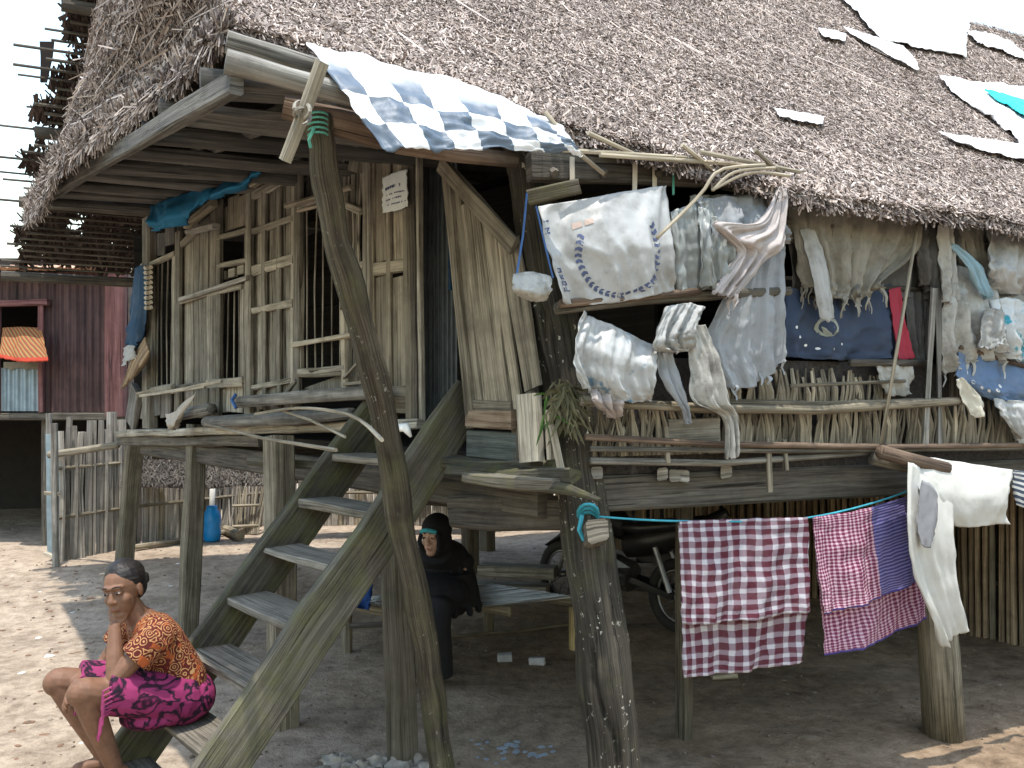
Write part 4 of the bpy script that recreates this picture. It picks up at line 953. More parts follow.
sarong([[(679, 521), (740, 519), (807, 517)], [(680, 600), (741, 597), (806, 590)], [(682, 677), (742, 672), (802, 662)]], [(685, 625), (742, 621), (808, 612)], PL1, plaid('maroon check back', (.08, .016, .027), (.215, .155, .185), (.44, .425, .455), 10, 13, .42), 'maroon and white checked sarong folded over the line', 3, 0)
sarong([[(812, 517), (860, 510), (913, 494)], [(818, 590), (870, 578), (920, 558)], [(827, 657), (880, 642), (926, 618)]], [(823, 614), (872, 602), (922, 578)], PL2, plaid('pink fine check back', (.11, .016, .05), (.32, .14, .21), (.52, .39, .46), 24, 40, .45, band=(2, 2)), 'pink fine checked sarong with dark blue band next to white trousers', 5, 0)
TROU = cloth('white cotton trousers', (.60, .59, .55), (.36, .34, .28), .4, .3, crs=.2)
pa = Patch(rows_R([[(912, 455), (960, 462), (1013, 470)], [(920, 490), (962, 496), (1010, 498)], [(945, 524), (966, 527), (1008, 524)]], [.24, .29, .26]), 30, 20, (1.5, .015), 41, .0, fine=.2)
pb2 = Patch(rows_R([[(908, 462), (924, 470), (955, 500)], [(906, 520), (928, 525), (953, 530)], [(912, 570), (935, 572), (956, 572)], [(930, 615), (945, 614), (962, 602)], [(944, 648), (954, 640), (967, 628)]], [.27, .30, .29, .28, .27]), 22, 40, (1.6, .02), 42, .008, fine=.2)
tr_o = sheet('white_trousers', TROU, [pa, pb2], 'white cotton trousers hung by the waist on the log end', 'trousers')
pc = Patch(rows_R([[(922, 480), (930, 484), (938, 495)], [(918, 520), (928, 522), (938, 520)], [(922, 545), (928, 548), (934, 540)]], .335), 12, 16, (1, .008), 43)
sheet('grey_patch', cloth('grey worn patch', (.24, .24, .25), (.14, .13, .13), .6, .1), pc, parent=tr_o)
pd_ = Patch(rows_R([[(1014, 470), (1030, 472), (1050, 474)], [(1014, 485), (1030, 490), (1050, 490)], [(1018, 505), (1032, 510), (1050, 508)]], .22), 14, 14, (1.5, .012), 44)
def stripes(t, uv, pos):
    sp = N(t, 'ShaderNodeSeparateXYZ'); t.links.new(uv, sp.inputs[0])
    return ramp(t, math_(t, 'FRACT', math_(t, 'MULTIPLY', sp.outputs[1], 7)), [(.42, (.6, .6, .58)), (.5, (.06, .08, .12))])
sheet('striped_garment', cloth('striped cotton', (.6, .6, .6), extra=stripes), pd_, 'striped garment hanging at the right edge beside the trousers', 'garment')
# ---- checkered banner over the broken eave
def checker(t, uv, pos):
    ck = N(t, 'ShaderNodeTexChecker'); ck.inputs['Scale'].default_value = 1
    t.links.new(mapping(t, uv, (8, 3.4, 1)), ck.inputs['Vector']); ck.inputs['Color1'].default_value = (.72, .73, .74, 1); ck.inputs['Color2'].default_value = (.10, .135, .18, 1)
    sp = N(t, 'ShaderNodeSeparateXYZ'); t.links.new(uv, sp.inputs[0])
    fade = ramp(t, math_(t, 'ADD', sp.outputs[1], math_(t, 'MULTIPLY', math_(t, 'SUBTRACT', noise_(t, pos, 7, 3), .5), .25)), [(.74, 0), (.86, 1)])
    return mix(t, math_(t, 'MULTIPLY', fade, .8), ck.outputs[0], (.62, .62, .62))
CHK = cloth('checkered banner', (.7, .7, .7), (.3, .3, .3), .25, .25, extra=checker, rough=.5, spec=.4)
def onS(px, py, o): return hit(px, py, RF(0, o, 0), GN)
TPN = (GN*.83+UP*.56).normalized(); TP0 = RF(-.3, .50, 2.62)
rw = [[hit(x, y, TP0+TPN*e, TPN) for x, y in r] for e, r in ((-.03, ((306, 43), (372, 60), (450, 80), (520, 106), (563, 128))), (.015, ((336, 82), (398, 96), (465, 108), (530, 124), (571, 140))),
      (.02, ((358, 116), (415, 124), (475, 130), (538, 140), (577, 149))), (0, ((386, 149), (430, 150), (482, 150), (545, 151), (582, 157))))]
sheet('checkered_banner', CHK, Patch(rw, 70, 44, (3, .008), 51, .006, fine=1.5, nrm=TPN), 'blue and white checkered plastic banner draped over the broken eave', 'banner')
# ---- plastic sheets lying on the thatch
RW = cloth('white roof plastic', (.74, .74, .74), (.34, .31, .28), .6, .15, rough=.4, spec=.5)
def roofsheet(pts_rows, mat, label, seed, k=1.0):
    n_ = (GN*.70+UP*.72).normalized()
    def onSl(x, y):
        t, b = .5, 3.0
        q = hit(x, y, RF(0, .3, 2.66), n_)
        for _ in range(14):     # walk the ray onto the sagging slope
            d = (q-RF(0, .3, 0)); tt = -d.dot(GN)/3.05; bb2 = (q-C).dot(GD); q2 = S(bb2, tt); d0 = V(((x-512)/FP, 1, -(y-HY)/FP)); q = EYE+d0*((q2-EYE).dot(n_)/d0.dot(n_))
        return q+n_*.045
    return sheet('plastic_sheet', mat, Patch([[onSl(x, y) for x, y in r] for r in pts_rows], 60, 24, (2.5, .009*k), seed, .0, nrm=n_, fine=1.2, edge=.02*k), label, 'plastic sheet', 'plastic sheets on the thatch')
roofsheet([[(826, -8), (870, -8), (905, 4), (968, 26)], [(848, 12), (885, 18), (920, 30), (964, 42)], [(868, 36), (892, 48), (928, 55), (964, 62)]], RW, 'largest white plastic sheet high on the thatch near the ridge', 61)
roofsheet([[(840, 32), (870, 42), (900, 52)], [(852, 42), (880, 54), (912, 66)], [(870, 52), (895, 66), (915, 76)]], RW, 'long narrow white plastic strip below the largest roof sheet', 62, .5)
roofsheet([[(815, 34), (830, 36), (843, 40)], [(820, 42), (832, 45), (842, 47)]], RW, 'small torn white scrap left of the narrow white strip on the thatch', 63, .3)
roofsheet([[(770, 116), (795, 120), (820, 124)], [(776, 124), (798, 129), (818, 132)]], RW, 'lone short white scrap low in the middle of the thatch', 64, .3)
roofsheet([[(962, 36), (985, 38), (1010, 48)], [(975, 48), (1000, 56), (1030, 68)]], RW, 'white sheet by the ridge at the right edge of the thatch', 65)
roofsheet([[(936, 82), (980, 88), (1030, 92)], [(950, 97), (990, 112), (1030, 130)], [(980, 118), (1005, 138), (1030, 166)]], RW, 'white plastic sheet beneath the turquoise piece on the thatch', 66)
roofsheet([[(978, 97), (1000, 102), (1030, 112)], [(990, 108), (1010, 118), (1030, 136)]], cloth('turquoise roof plastic', (.02, .50, .52), (.1, .45, .45), .3, .15, rough=.4), 'bright turquoise plastic piece on the thatch', 67, .4)
for q in bpy.data.objects:
    if q.get('label', '').startswith('bright turquoise'): q.location += (GN*.7+UP*.72)*.02
roofsheet([[(934, 139), (970, 144), (1030, 152)], [(950, 148), (990, 160), (1030, 168)]], RW, 'lowest white plastic strip on the thatch at the right edge', 68, .5)
# ---- small things on the front
pz = Patch([[onL(383, 178, .05), onL(395, 172, .05), onL(407, 169, .05)], [onL(383, 195, .055), onL(395, 190, .055), onL(408, 188, .055)], [onL(384, 213, .05), onL(397, 210, .05), onL(409, 206, .06)]], 14, 16, (1, .006), 71, 0, nrm=FN)
pap = sheet('paper_notice', cloth('paper', (.60, .64, .62), (.4, .4, .36), .3, .1), pz, 'pale paper notice pinned on the plank panel beside the doorway', 'notice', th=.001)
tx = []
for r_, (v, h, n_) in enumerate(((.36, .075, 9), (.55, .03, 12), (.66, .03, 10), (.78, .03, 12))):
    u = .14
    for k in range(n_):
        w_ = rnd.uniform(.03, .07)
        if rnd.random() < .85: tx.append([(u, v), (u+w_, v-.01), (u+w_, v-.01+h*rnd.uniform(.6, 1)), (u, v+h)])
        u += w_+.012
print_mesh('print', pz, [q for q in tx if q[1][0] < .92], INK, pap)['kind'] = 'stuff'
pbl = Patch([[onL(150, 205, .25), onL(180, 195, .25), onL(215, 178, .25)], [onL(149, 222, .35), onL(180, 212, .36), onL(208, 200, .33)], [onL(151, 231, .27), onL(178, 226, .28), onL(190, 214, .26)]], 24, 14, (2, .03), 72, 0, nrm=FN)
sheet('blue_tarpaulin', BLUE, pbl, 'blue tarpaulin bundle under the eave above the far barred window', 'tarpaulin')
pbl = Patch([[onL(206, 190, .25), onL(235, 178, .25), onL(262, 164, .25)], [onL(205, 197, .34), onL(235, 186, .36), onL(260, 172, .33)], [onL(210, 200, .27), onL(236, 192, .28), onL(258, 178, .26)]], 24, 12, (2, .02), 73, 0, nrm=FN)
sheet('blue_tarpaulin', BLUE, pbl, 'narrow blue tarpaulin strip under the eave above the middle window', 'tarpaulin')
BLS = cloth('blue grey cloth', (.03, .07, .13), (.12, .14, .16), .5, .1)
phb = Patch([[onL(135, 268, .12), onL(140, 266, .12), onL(146, 265, .12)], [onL(130, 310, .12), onL(138, 310, .14), onL(145, 308, .12)], [onL(128, 345, .12), onL(134, 346, .14), onL(141, 340, .12)]], 14, 20, (2.5, .03), 74, .03, nrm=FN)
sheet('hanging_cloth', BLS, phb, 'dark blue cloth hanging at the far end of the plank front', 'cloth')
phb = Patch([[onL(123, 348, .2), onL(130, 345, .2), onL(135, 346, .2)], [onL(123, 366, .2), onL(128, 362, .2), onL(134, 358, .2)]], 8, 8, (1, .02), 75, .02, nrm=FN)
sheet('white_rag', WHITE2, phb, 'small white rag below the dark blue cloth at the far end', 'rag')
m = MB()
for k in range(7): m.tube([onL(122+k*2, 388-k*2, .16+.02*(k % 3)), onL(134+k*1.5, 362, .16), onL(146+k*.6, 338+k*2, .14)], [.012, .03, .012], 7, .2, seed=k)
setp(m.build('mat_bundle', BAMD, None), 'bundle of rolled brown matting tied to the far corner of the front', 'mat')
m = MB()
for k in range(9): m.tube([onL(147+5*math.cos(a), 266+k*5+2*math.sin(a), .05+.06*math.sin(a)) for a in np.linspace(0, 6.3, 10)], .018, 6)
setp(m.build('rope_coil', ROPE_W, None), 'pale rope wound round the far corner post', 'rope')
phc = Patch([[onL(166, 414, .22), onL(175, 411, .24), onL(196, 392, .2)], [onL(168, 424, .24), onL(174, 424, .26), onL(181, 416, .24)], [onL(171, 429, .22), onL(173, 430, .22), onL(176, 428, .22)]], 10, 12, (1.5, .02), 76, 0, nrm=FN)
sheet('pale_rag', cloth('pale rag', (.4, .36, .31), (.2, .17, .13), .6, .1), phc, 'pale rag knotted on the front sill near the far end', 'rag')
# dry leaf bundle with green fern on the corner post
leafd = cloth('dry leaf', (.105, .098, .055), (.035, .032, .018), .8, .15); leafg = cloth('green fern', (.045, .10, .02), (.05, .09, .02), .4, .3)
pl = thing('leaf_bundle', P(560, 425, 3.45), 'bundle of dry leaves with green fern fronds on the corner post', 'plant')
for nm_, mt_, n_, cx, cy, sx, sy in (('dry_leaf', leafd, 150, 566, 398, 11, 18), ('fern_leaf', leafg, 12, 546, 404, 5, 20)):
    for k in range(n_):
        p = P(cx+rnd.gauss(0, sx*.55), cy+rnd.gauss(0, sy*.55), 3.48+rnd.uniform(-.05, .05)); d = V((rnd.uniform(-.7, .7), rnd.uniform(-.5, .3), rnd.uniform(-1.4, .1))).normalized(); l = rnd.uniform(.05, .12); wv = d.cross(V((rnd.random(), 1, .2))).normalized()*(.007 if nm_ == 'dry_leaf' else .006)
        m = MB(); m.grid([[p-wv*.2, p, p+wv*.2], [p+d*l*.4-wv, p+d*l*.4+V((0, -.01, .004)), p+d*l*.4+wv], [p+d*l*.75-wv*.8-UP*.01, p+d*l*.75-UP*.006, p+d*l*.75+wv*.8-UP*.01], [p+d*l-UP*.02-wv*.05, p+d*l-UP*.02, p+d*l-UP*.02+wv*.05]])
        m.build(nm_, mt_, pl, True)
# ================================================================== BACKGROUND
# ---- red zinc house on stilts
RZ = wood('dark red painted zinc', (.022, .012, .012), (.058, .030, .029), (.09, .05, .047), gs=(.8, 6), bstr=.1, var=.15, rough=.55)
RP = wood('red brown frame', (.07, .03, .03), (.14, .062, .058), (.2, .105, .1), gs=(1.2, 30), var=.2)
ZN = plain('bluish zinc', (.20, .26, .30), .45, .4, scale=6)
RFZ = plain('pale rusty roof zinc', (.50, .30, .20), .6, .1, var=.5, scale=7)
DK = plain('near-black planks', (.018, .016, .015), .9)  # near-black colour makes the red house interior look dark
YH = 9.9
rh = thing('red_zinc_house', (-5.6, YH, .16), 'dark red corrugated zinc house on stilts behind the yard', 'house')
def XP(px, y=YH): return (px-512)/FP*y
def ZP(py, y=YH): return CH-(py-HY)/FP*y
def corr(x0, x1, z0, z1, y, pitch=.085, amp=.011, per=8):
    m = MB(); n = max(2, int((x1-x0)/pitch*per))
    xs_ = np.linspace(x0, x1, n+1)
    m.grid([[V((x, y-amp*math.sin(x/pitch*6.283), z)) for x in xs_] for z in (z0, z1)], False, lambda i, j: (i*(z1-z0), xs_[j])); return m
zf, zt = ZP(412), ZP(272)
xl, xr = XP(-420), XP(108)
xa, xb = XP(2), XP(41)
x = xb+.03
while x < xr-.05:
    x2 = min(x+.40, xr); corr(x, x2, zf, zt, YH-.004*(int(x*10) % 2)).build('zinc_sheet', RZ, rh, True); x = x2+.002
x = xl
while x < xa-.1:
    x2 = min(x+.40, xa-.03); corr(x, x2, zf, zt, YH).build('zinc_sheet', RZ, rh, True); x = x2+.002
corr(xa-.03, xb+.03, ZP(304), zt, YH).build('zinc_sheet', RZ, rh, True)
wd = MB(); wd.beam(V((xa-.10, YH-.06, ZP(304))), V((xb+.12, YH-.06, ZP(303))), .08, .07, side=V((0, 1, 0))); 
wd.beam(V((xa-.02, YH-.05, zf)), V((xa-.02, YH-.05, ZP(306))), .06, .05, side=V((1, 0, 0))); wd.beam(V((xb+.03, YH-.05, zf)), V((xb+.03, YH-.05, ZP(306))), .06, .05, side=V((1, 0, 0)))
win = wd.build('window', RP, rh)
corr(xa, xb, zf+.01, ZP(368), YH-.02, .09, .013).build('lower_sheet', ZN, win, True)
m = MB(); m.beam(V((xr+.10, YH-.02, zf-.05)), V((xr+.10, YH-.02, zt+.02)), .22, .12, side=V((1, 0, 0)), seg=6); m.build('corner_board', RP, rh)
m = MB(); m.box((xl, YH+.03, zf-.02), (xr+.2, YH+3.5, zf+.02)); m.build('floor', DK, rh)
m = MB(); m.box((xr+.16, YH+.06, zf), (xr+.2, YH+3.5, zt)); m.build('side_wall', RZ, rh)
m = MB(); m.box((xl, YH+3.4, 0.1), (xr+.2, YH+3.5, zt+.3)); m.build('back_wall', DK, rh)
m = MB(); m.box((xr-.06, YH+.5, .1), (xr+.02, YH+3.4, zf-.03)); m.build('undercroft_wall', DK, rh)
m = MB(); m.box((XP(120), YH+.3, .1), (XP(128), YH+.36, zf-.03)); m.build('post', RP, rh)
m = MB(); m.beam(V((xl, YH-.02, zf-.05)), V((xr+.2, YH-.02, zf-.05)), .06, .08, side=V((0, 1, 0)), seg=8); m.build('floor_beam', W_DARK, rh)
for px in (-400, -260, -140, 44): m = MB(); m.beam(V((XP(px), YH+.1, .1)), V((XP(px), YH+.1, zf-.06)), .12, .12); m.build('post', W_DARK, rh)
m = MB(); n = 190; xs_ = np.linspace(xl-.2, xr-.02, n)
m.grid([[V((x, yy, zz+.018*math.sin(x/.09*6.283))) for x in xs_] for yy, zz in ((YH-.30, zt+.02), (YH+1.6, zt+.16), (YH+3.6, zt+.05))]); o = m.build('zinc_roof', RFZ, rh, True); o.modifiers.new('t', 'SOLIDIFY').thickness = .012
m = MB(); m.box((xl, YH+.02, zt-.02), (xr+.1, YH+.06, zt+.16)); m.build('fascia', DK, rh)
# woven valance in the window
def valm(t, uv, pos):
    sp = N(t, 'ShaderNodeSeparateXYZ'); t.links.new(uv, sp.inputs[0])
    st = math_(t, 'FRACT', math_(t, 'ADD', math_(t, 'MULTIPLY', sp.outputs[0], 12), math_(t, 'MULTIPLY', sp.outputs[1], 6)))
    c = ramp(t, st, [(.35, (.26, .165, .06)), (.5, (.08, .04, .025)), (.8, (.28, .07, .03))])
    return mix(t, math_(t, 'LESS_THAN', sp.outputs[1], .16), c, (.34, .04, .02))
vrow = [[P(3, 328, YH-.05), P(20, 327, YH-.05), P(42, 328, YH-.05)], [P(1, 345, YH-.22), P(20, 345, YH-.24), P(45, 345, YH-.22)], [P(-1, 357, YH-.35), P(20, 362, YH-.38), P(48, 361, YH-.35)]]
sheet('woven_awning', cloth('woven orange mat', (.3, .14, .05), (.2, .1, .05), .2, .1, extra=valm), Patch(vrow, 20, 14, (2, .015), 81, .02, nrm=V((0, -1, 0))), 'orange woven mat awning over the window of the red house', 'awning', th=.008)
m = MB(); m.grid([[P(4+i*3.7, 362, YH-.04) for i in range(11)], [P(4+i*3.7, 369+rnd.uniform(-1, 2), YH-.04) for i in range(11)]]); 
o = m.build('straw_fringe', STALK, rh); o.modifiers.new('t', 'SOLIDIFY').thickness = .01
# gate leaf and bamboo rail at the undercroft
gt = thing('zinc_gate', onG(50, 566), 'narrow zinc gate leaf in a wooden frame at the dark undercroft', 'gate')
g0 = onG(47, 560); g1 = onG(56, 567)
bld('frame', W_PURL, gt, 'beam', g1-UP*.02, g1+UP*1.42+V((-.02, 0, 0)), .06, .05, seg=5); bld('frame', W_PURL, gt, 'beam', g0+V((-.04, .15, 0)), g0+V((-.06, .15, 1.5)), .05, .05, seg=5)
bld('panel', ZN, gt, 'beam', (g0+g1)/2+V((-.01, .08, .06)), (g0+g1)/2+V((-.03, .08, 1.3)), .14, .012, seg=3)
bld('crossbar', STICK, gt, 'beam', g1+V((-.16, .1, .12)), g1+V((.03, 0, .08)), .03, .04, seg=2)
bld('crossbar', STICK, gt, 'beam', g1+V((-.16, .1, .72)), g1+V((.03, 0, .72)), .03, .04, seg=2)
rl = bld('bamboo_rail', STICK, None, 'tube', [P(49, 455, 8.9), P(85, 450, 8.8), P(118, 445, 8.6)], .035, 8, .08, smooth=True); setp(rl, 'pale bamboo rail running from the gate to the house post', 'rail')
# ---- bamboo fence: every slat its own piece
def slatline(parent, pts, h, sp_, mats, wd_, lean=.03, top=.12):
    """upright split bamboo slats along a line; a few shared meshes"""
    protos = []
    for k in range(8):
        m = MB(); m.tube([V((0, 0, -.05)), V((rnd.uniform(-lean, lean), 0, h*.5)), V((rnd.uniform(-lean, lean), 0, h+rnd.uniform(-top, top)))], [wd_*.5, wd_*.48, wd_*.42], 6, .12, seed=k, flat=.45, up=V((0, 1, 0)))
        o = m.build('slat', mats[k % len(mats)], parent, origin=(0, 0, 0)); protos.append(o)
    used = set(); n = 0
    for p0, p1 in zip(pts[:-1], pts[1:]):
        L = (p1-p0).length; k = int(L/sp_)
        for i in range(k):
            q = p0.lerp(p1, (i+rnd.uniform(.3, .7))/k); src = rnd.choice(protos)
            if rnd.random() < .04: continue
            if src.name in used: o = src.copy(); col.objects.link(o); o.parent = parent
            else: o = src; used.add(src.name)
            o.location = q-WL[parent.name]+V((0, rnd.uniform(-.015, .015), 0)); n += 1
    for o in protos:
        if o.name not in used: bpy.data.objects.remove(o)
fence = thing('bamboo_fence', onG(160, 540), 'long grey bamboo slat fence closing the yard behind the house', 'fence')
fp = [onG(58, 562), onG(130, 547), onG(265, 527), V((.55, 11.4, .16)), V((2.2, 12.0, .16))]
slatline(fence, fp, 1.42, .066, [BAMG]*7+[BAM], .075)
for z in (.45, .95):
    bld('rail', BAM, fence, 'tube', [q+UP*z+V((0, -.05, 0)) for q in fp], .02, 6, .1)
m = MB()
def capf(u, v): 
    q0 = onG(132, 547)+V((0, -.15, 0)); q1 = V((.5, 11.2, .16)); p = q0.lerp(q1, u)
    z0 = .74+.04*noise.noise(V((u*9, 0, 0))); return V((p.x, p.y+v*.35-.1, .1+z0+v*.42-.06*0))
cap = slab('thatch_cap', [[capf(i/30, j/4) for i in range(31)] for j in range(5)], T_UND, .06, fence)
T_CAP = thatch_mat('grey cap thatch', [(.0, (.03, .027, .024)), (.5, (.10, .09, .08)), (1, (.2, .185, .165))])
blades('thatch', capf, 12000, T_CAP, cap, ln=(.06, .16), wd=(.006, .012), spread=.6, lift=.03, res=(40, 8), tone=(0, .9))
# stakes leaning on the fence
lp = thing('stake_pile', onG(235, 531), 'pile of thin pale stakes leaning on the fence by the blue jar', 'stakes')
for k in range(26):
    q = onG(216+k*1.9, 531)+V((0, -.25, 0)); bld('stake', STICK if k > 12 else BAMG, lp, 'tube', [q, q+V((rnd.uniform(-.12, .12), .2, rnd.uniform(.65, .85)))], .012, 5)
for z in (.1, .35): bld('crossbar', STICK, lp, 'tube', [onG(240, 531)+V((0, -.3, z)), onG(266, 530)+V((0, -.3, z))], .018, 6)
o = bld('log', BAM, None, 'tube', [onG(226, 534)+UP*.05, onG(240, 541)+UP*.06], .06, 9, .1); setp(o, 'short pale log end lying at the foot of the stakes', 'log')
o = bld('bamboo_pole', BAM, None, 'tube', [onG(134, 551)+UP*.04, onG(175, 545)+UP*.04, onG(228, 535)+UP*.04], .03, 7, .1); setp(o, 'bamboo pole lying on the sand between the far posts', 'pole')
jar = thing('blue_jar', onG(212, 541), 'bright blue plastic water jar standing by the fence', 'jar')
PB = plain('blue plastic', (.01, .22, .55), .35, var=.1); q = onG(212, 541)
m = MB(); prof = [(.0, .0), (.085, .0), (.095, .02), (.10, .12), (.092, .17), (.10, .2), (.10, .30), (.07, .36), (.06, .38), (.06, .41), (0, .41)]
m.grid([[q+V((r*math.cos(a), r*math.sin(a), z)) for a in np.linspace(0, 6.283, 17)[:-1]] for r, z in prof], True); m.build('body', PB, jar, True)
o = bld('white_pipe', plain('white pvc', (.8, .8, .78), .4, var=.05), None, 'tube', [onG(210, 539)+V((0, .03, .0)), onG(210, 539)+V((.02, .06, .95))], .032, 10, smooth=True); setp(o, 'white plastic pipe standing upright behind the blue jar', 'pipe')
# ---- bamboo screen under the house
scr = thing('bamboo_screen', (2.4, 8.1, .05), 'brown bamboo screen wall under the far part of the house', 'screen')
sp0, sp1 = V((4.05, 6.0, 0)), V((.75, 10.2, .16))
slatline(scr, [sp0, sp1], 1.32, .05, [BAMD]*7+[BAM], .048, .02, .04)
m = MB(); quadbox(m, sp0+V((.09, .07, -.03)), sp1+V((.09, .07, -.03)), sp1+V((.09, .07, 1.30)), sp0+V((.09, .07, 1.30)), .012); m.build('shade_sheet', T_DRK, scr)  # dark sheet added so sunlit ground stays hidden between the slats
for z in (.4, 1.1): bld('rail', BAM, scr, 'tube', [sp0+UP*z+V((.04, .04, 0)), sp1+UP*z+V((.04, .04, 0))], .018, 6)
o = bld('leaning_pole', W_POST, None, 'beam', onG(978, 634), P(1000, 520, 6.75), .09, .06, seg=4); setp(o, 'stout pole leaning against the bamboo screen', 'pole')
scr2 = thing('back_screen', (3.6, 9.9, .16), 'dark bamboo screen closing the back of the undercroft', 'screen')
slatline(scr2, [V((1.0, 10.3, .16)), V((5.8, 12.2, .16))], 1.3, .10, [BAMD, BAMG], .09, .02, .03)
m = MB(); quadbox(m, V((1.0, 10.38, .1)), V((5.8, 12.28, .1)), V((5.8, 12.28, 1.4)), V((1.0, 10.38, 1.4)), .012); m.build('shade_sheet', T_DRK, scr2)  # second added sheet, keeps the back of the undercroft dark

# ================================================================== UNDER THE HOUSE
plat = thing('bamboo_platform', (-.35, 6.3, 0), 'low bamboo sitting platform with glossy slats under the house', 'platform')
PN, PR, PL_ = V((-.55, 5.85, .38)), V((.45, 6.35, .38)), V((-1.18, 6.28, .38)); PBk = PL_+(PR-PN)
SLT = wood('glossy worn bamboo', (.06, .05, .04), (.15, .13, .11), (.24, .22, .2), gs=(1, 40), rough=.32, bstr=.15)
SLT.node_tree.nodes['Principled BSDF'].inputs['Specular IOR Level'].default_value = .8; SLT.node_tree.nodes['Principled BSDF'].inputs['Roughness'].default_value = .22
for i in range(26):
    f = (i+.5)/26; a = PN.lerp(PL_, f); bld('slat', SLT, plat, 'beam', a+UP*rnd.uniform(-.003, .003), a+(PR-PN)+UP*rnd.uniform(-.003, .003), .025, .012, side=(PL_-PN), seg=2, jit=.002)
for p0, p1 in ((PN, PL_), (PR, PBk), ((PN+PR)/2, (PL_+PBk)/2)): bld('bearer', BAM, plat, 'tube', [p0-UP*.045-(p1-p0)*.06, p1-UP*.045+(p1-p0)*.06], .032, 8, .1, smooth=True)
for p in (PN, PR, PL_, PBk): bld('leg', BAMY if p is PR else W_POST, plat, 'tube', [V((p.x, p.y, -.03)), p-UP*.07], .04, 8, .1)
bld('brace', W_DARK, plat, 'tube', [PN+V((-.55, .15, -.12)), PN+V((.02, .0, -.06))], .02, 6)
pcl = Patch([[V((-1.32, 6.2, .56)), V((-1.15, 6.15, .58)), V((-.95, 6.05, .56))], [V((-1.33, 6.05, .48)), V((-1.15, 6.0, .47)), V((-.95, 5.95, .46))], [V((-1.22, 5.98, .36)), V((-1.1, 5.96, .40)), V((-.96, 5.93, .38))]], 18, 14, (2, .03), 91, .03, nrm=V((0, -1, .3)))
sheet('blue_cloth', cloth('dark blue cotton', (.012, .04, .14), (.02, .03, .06), .4, .1), pcl, 'crumpled dark blue cloth on the far left end of the platform', 'cloth')
for i, (px, py, lb) in enumerate(((505, 660, 'left of two small pale concrete blocks on the earth'), (537, 664, 'right of two small pale concrete blocks on the earth'))):
    q = onG(px, py); m = MB(); m.beam(q+V((-.05, .02*i, .015)), q+V((.05, 0, .02)), .06, .05, seg=2, jit=.006); setp(m.build('concrete_block', plain('pale concrete', (.32, .32, .33), .9), None), lb, 'block', 'concrete blocks under the house')
for i, (px, py, w_, lb) in enumerate(((515, 570, .34, 'stacked grey boards lying beyond the platform'), (507, 576, .3, 'pale weathered board under the stacked boards beyond the platform'))):
    q = P(px, py, 7.6); m = MB(); m.beam(V((q.x-.3, 7.7, .16+.16*(1-i))), V((q.x+.35, 7.55, .16+.16*(1-i))), .22, .10, seg=3); setp(m.build('timber', W_GREY, None), lb, 'board')
m = MB(); m.beam(onG(710, 679)+UP*.04, onG(735, 678)+UP*.04, .10, .06, seg=3, jit=.01); setp(m.build('wood_offcut', W_DOOR, None), 'pale wood offcut on the earth under the maroon sarong', 'wood')
o = bld('long_stick', BAM, None, 'tube', [onG(440, 640)+UP*.02, onG(520, 633)+UP*.02, onG(578, 626)+UP*.02], .012, 6); setp(o, 'long thin bamboo stick lying under the platform edge', 'stick')
# ---- motorbike
BLK = plain('black plastic', (.012, .012, .013), .4, var=.3); TYR = plain('tyre rubber', (.016, .016, .016), .8); CHR = plain('dull metal', (.25, .25, .26), .35, .8); SEAT = plain('seat vinyl', (.015, .015, .017), .35)
mb_ = V((1.28, 6.75, 0)); mf = V((.36, 7.75, 0)); MD = (mf-mb_).normalized(); MS = MD.cross(UP)
bike = thing('motorbike', (mb_+mf)/2, 'black motorbike parked beside the bamboo screen behind the corner post', 'motorbike')
def MP(f, s_, z): return mb_+MD*f+MS*s_+UP*z
def torus(m, c, r, rt, n=28):
    m.grid([[c+MD*((r+rt*math.cos(b))*math.cos(a))+UP*((r+rt*math.cos(b))*math.sin(a))+MS*(rt*.9*math.sin(b)) for b in np.linspace(0, 6.283, 9)[:-1]] for a in np.linspace(0, 6.283, n+1)], True)
for f in (0, 1.22):
    c = MP(f, 0, .29+gz(0, 7.2)); m = MB(); torus(m, c, .245, .045); wh = m.build('wheel', TYR, bike, True)
    m = MB(); torus(m, c, .20, .012); m.tube([c-MS*.06, c+MS*.06], .03, 8)
    for k in range(10): a = k*.628; m.tube([c, c+MD*(.2*math.cos(a))+UP*(.2*math.sin(a))], .004, 4)
    m.build('rim', CHR, wh, True)
bld('swingarm', BLK, bike, 'beam', MP(0, .07, .30), MP(.5, .06, .38), .03, .05); bld('swingarm', BLK, bike, 'beam', MP(0, -.07, .30), MP(.5, -.06, .38), .03, .05)
for s_ in (-1, 1):
    bld('shock', CHR, bike, 'tube', [MP(.02, .09*s_, .33), MP(.16, .09*s_, .66)], .022, 8)
    bld('fork', CHR, bike, 'tube', [MP(1.22, .08*s_, .30), MP(1.0, .08*s_, .86)], .02, 8)
bld('seat', SEAT, bike, 'tube', [MP(-.22, 0, .90), MP(.0, 0, .84), MP(.3, 0, .79), MP(.55, 0, .77)], [.07, .11, .12, .09], 10, flat=.55, smooth=True)
bld('tail', BLK, bike, 'tube', [MP(-.42, 0, .98), MP(-.2, 0, .82), MP(.2, 0, .70), MP(.5, 0, .62)], [.035, .08, .10, .09], 9, flat=1.1, smooth=True)
bld('rear_fender', BLK, bike, 'tube', [MP(-.42, 0, .62), MP(-.25, 0, .70), MP(0, 0, .70)], [.03, .06, .07], 8, flat=.3, smooth=True)
bld('tail_light', plain('orange lens', (.5, .08, .02), .2), bike, 'tube', [MP(-.40, 0, .78), MP(-.36, 0, .78)], .03, 8)
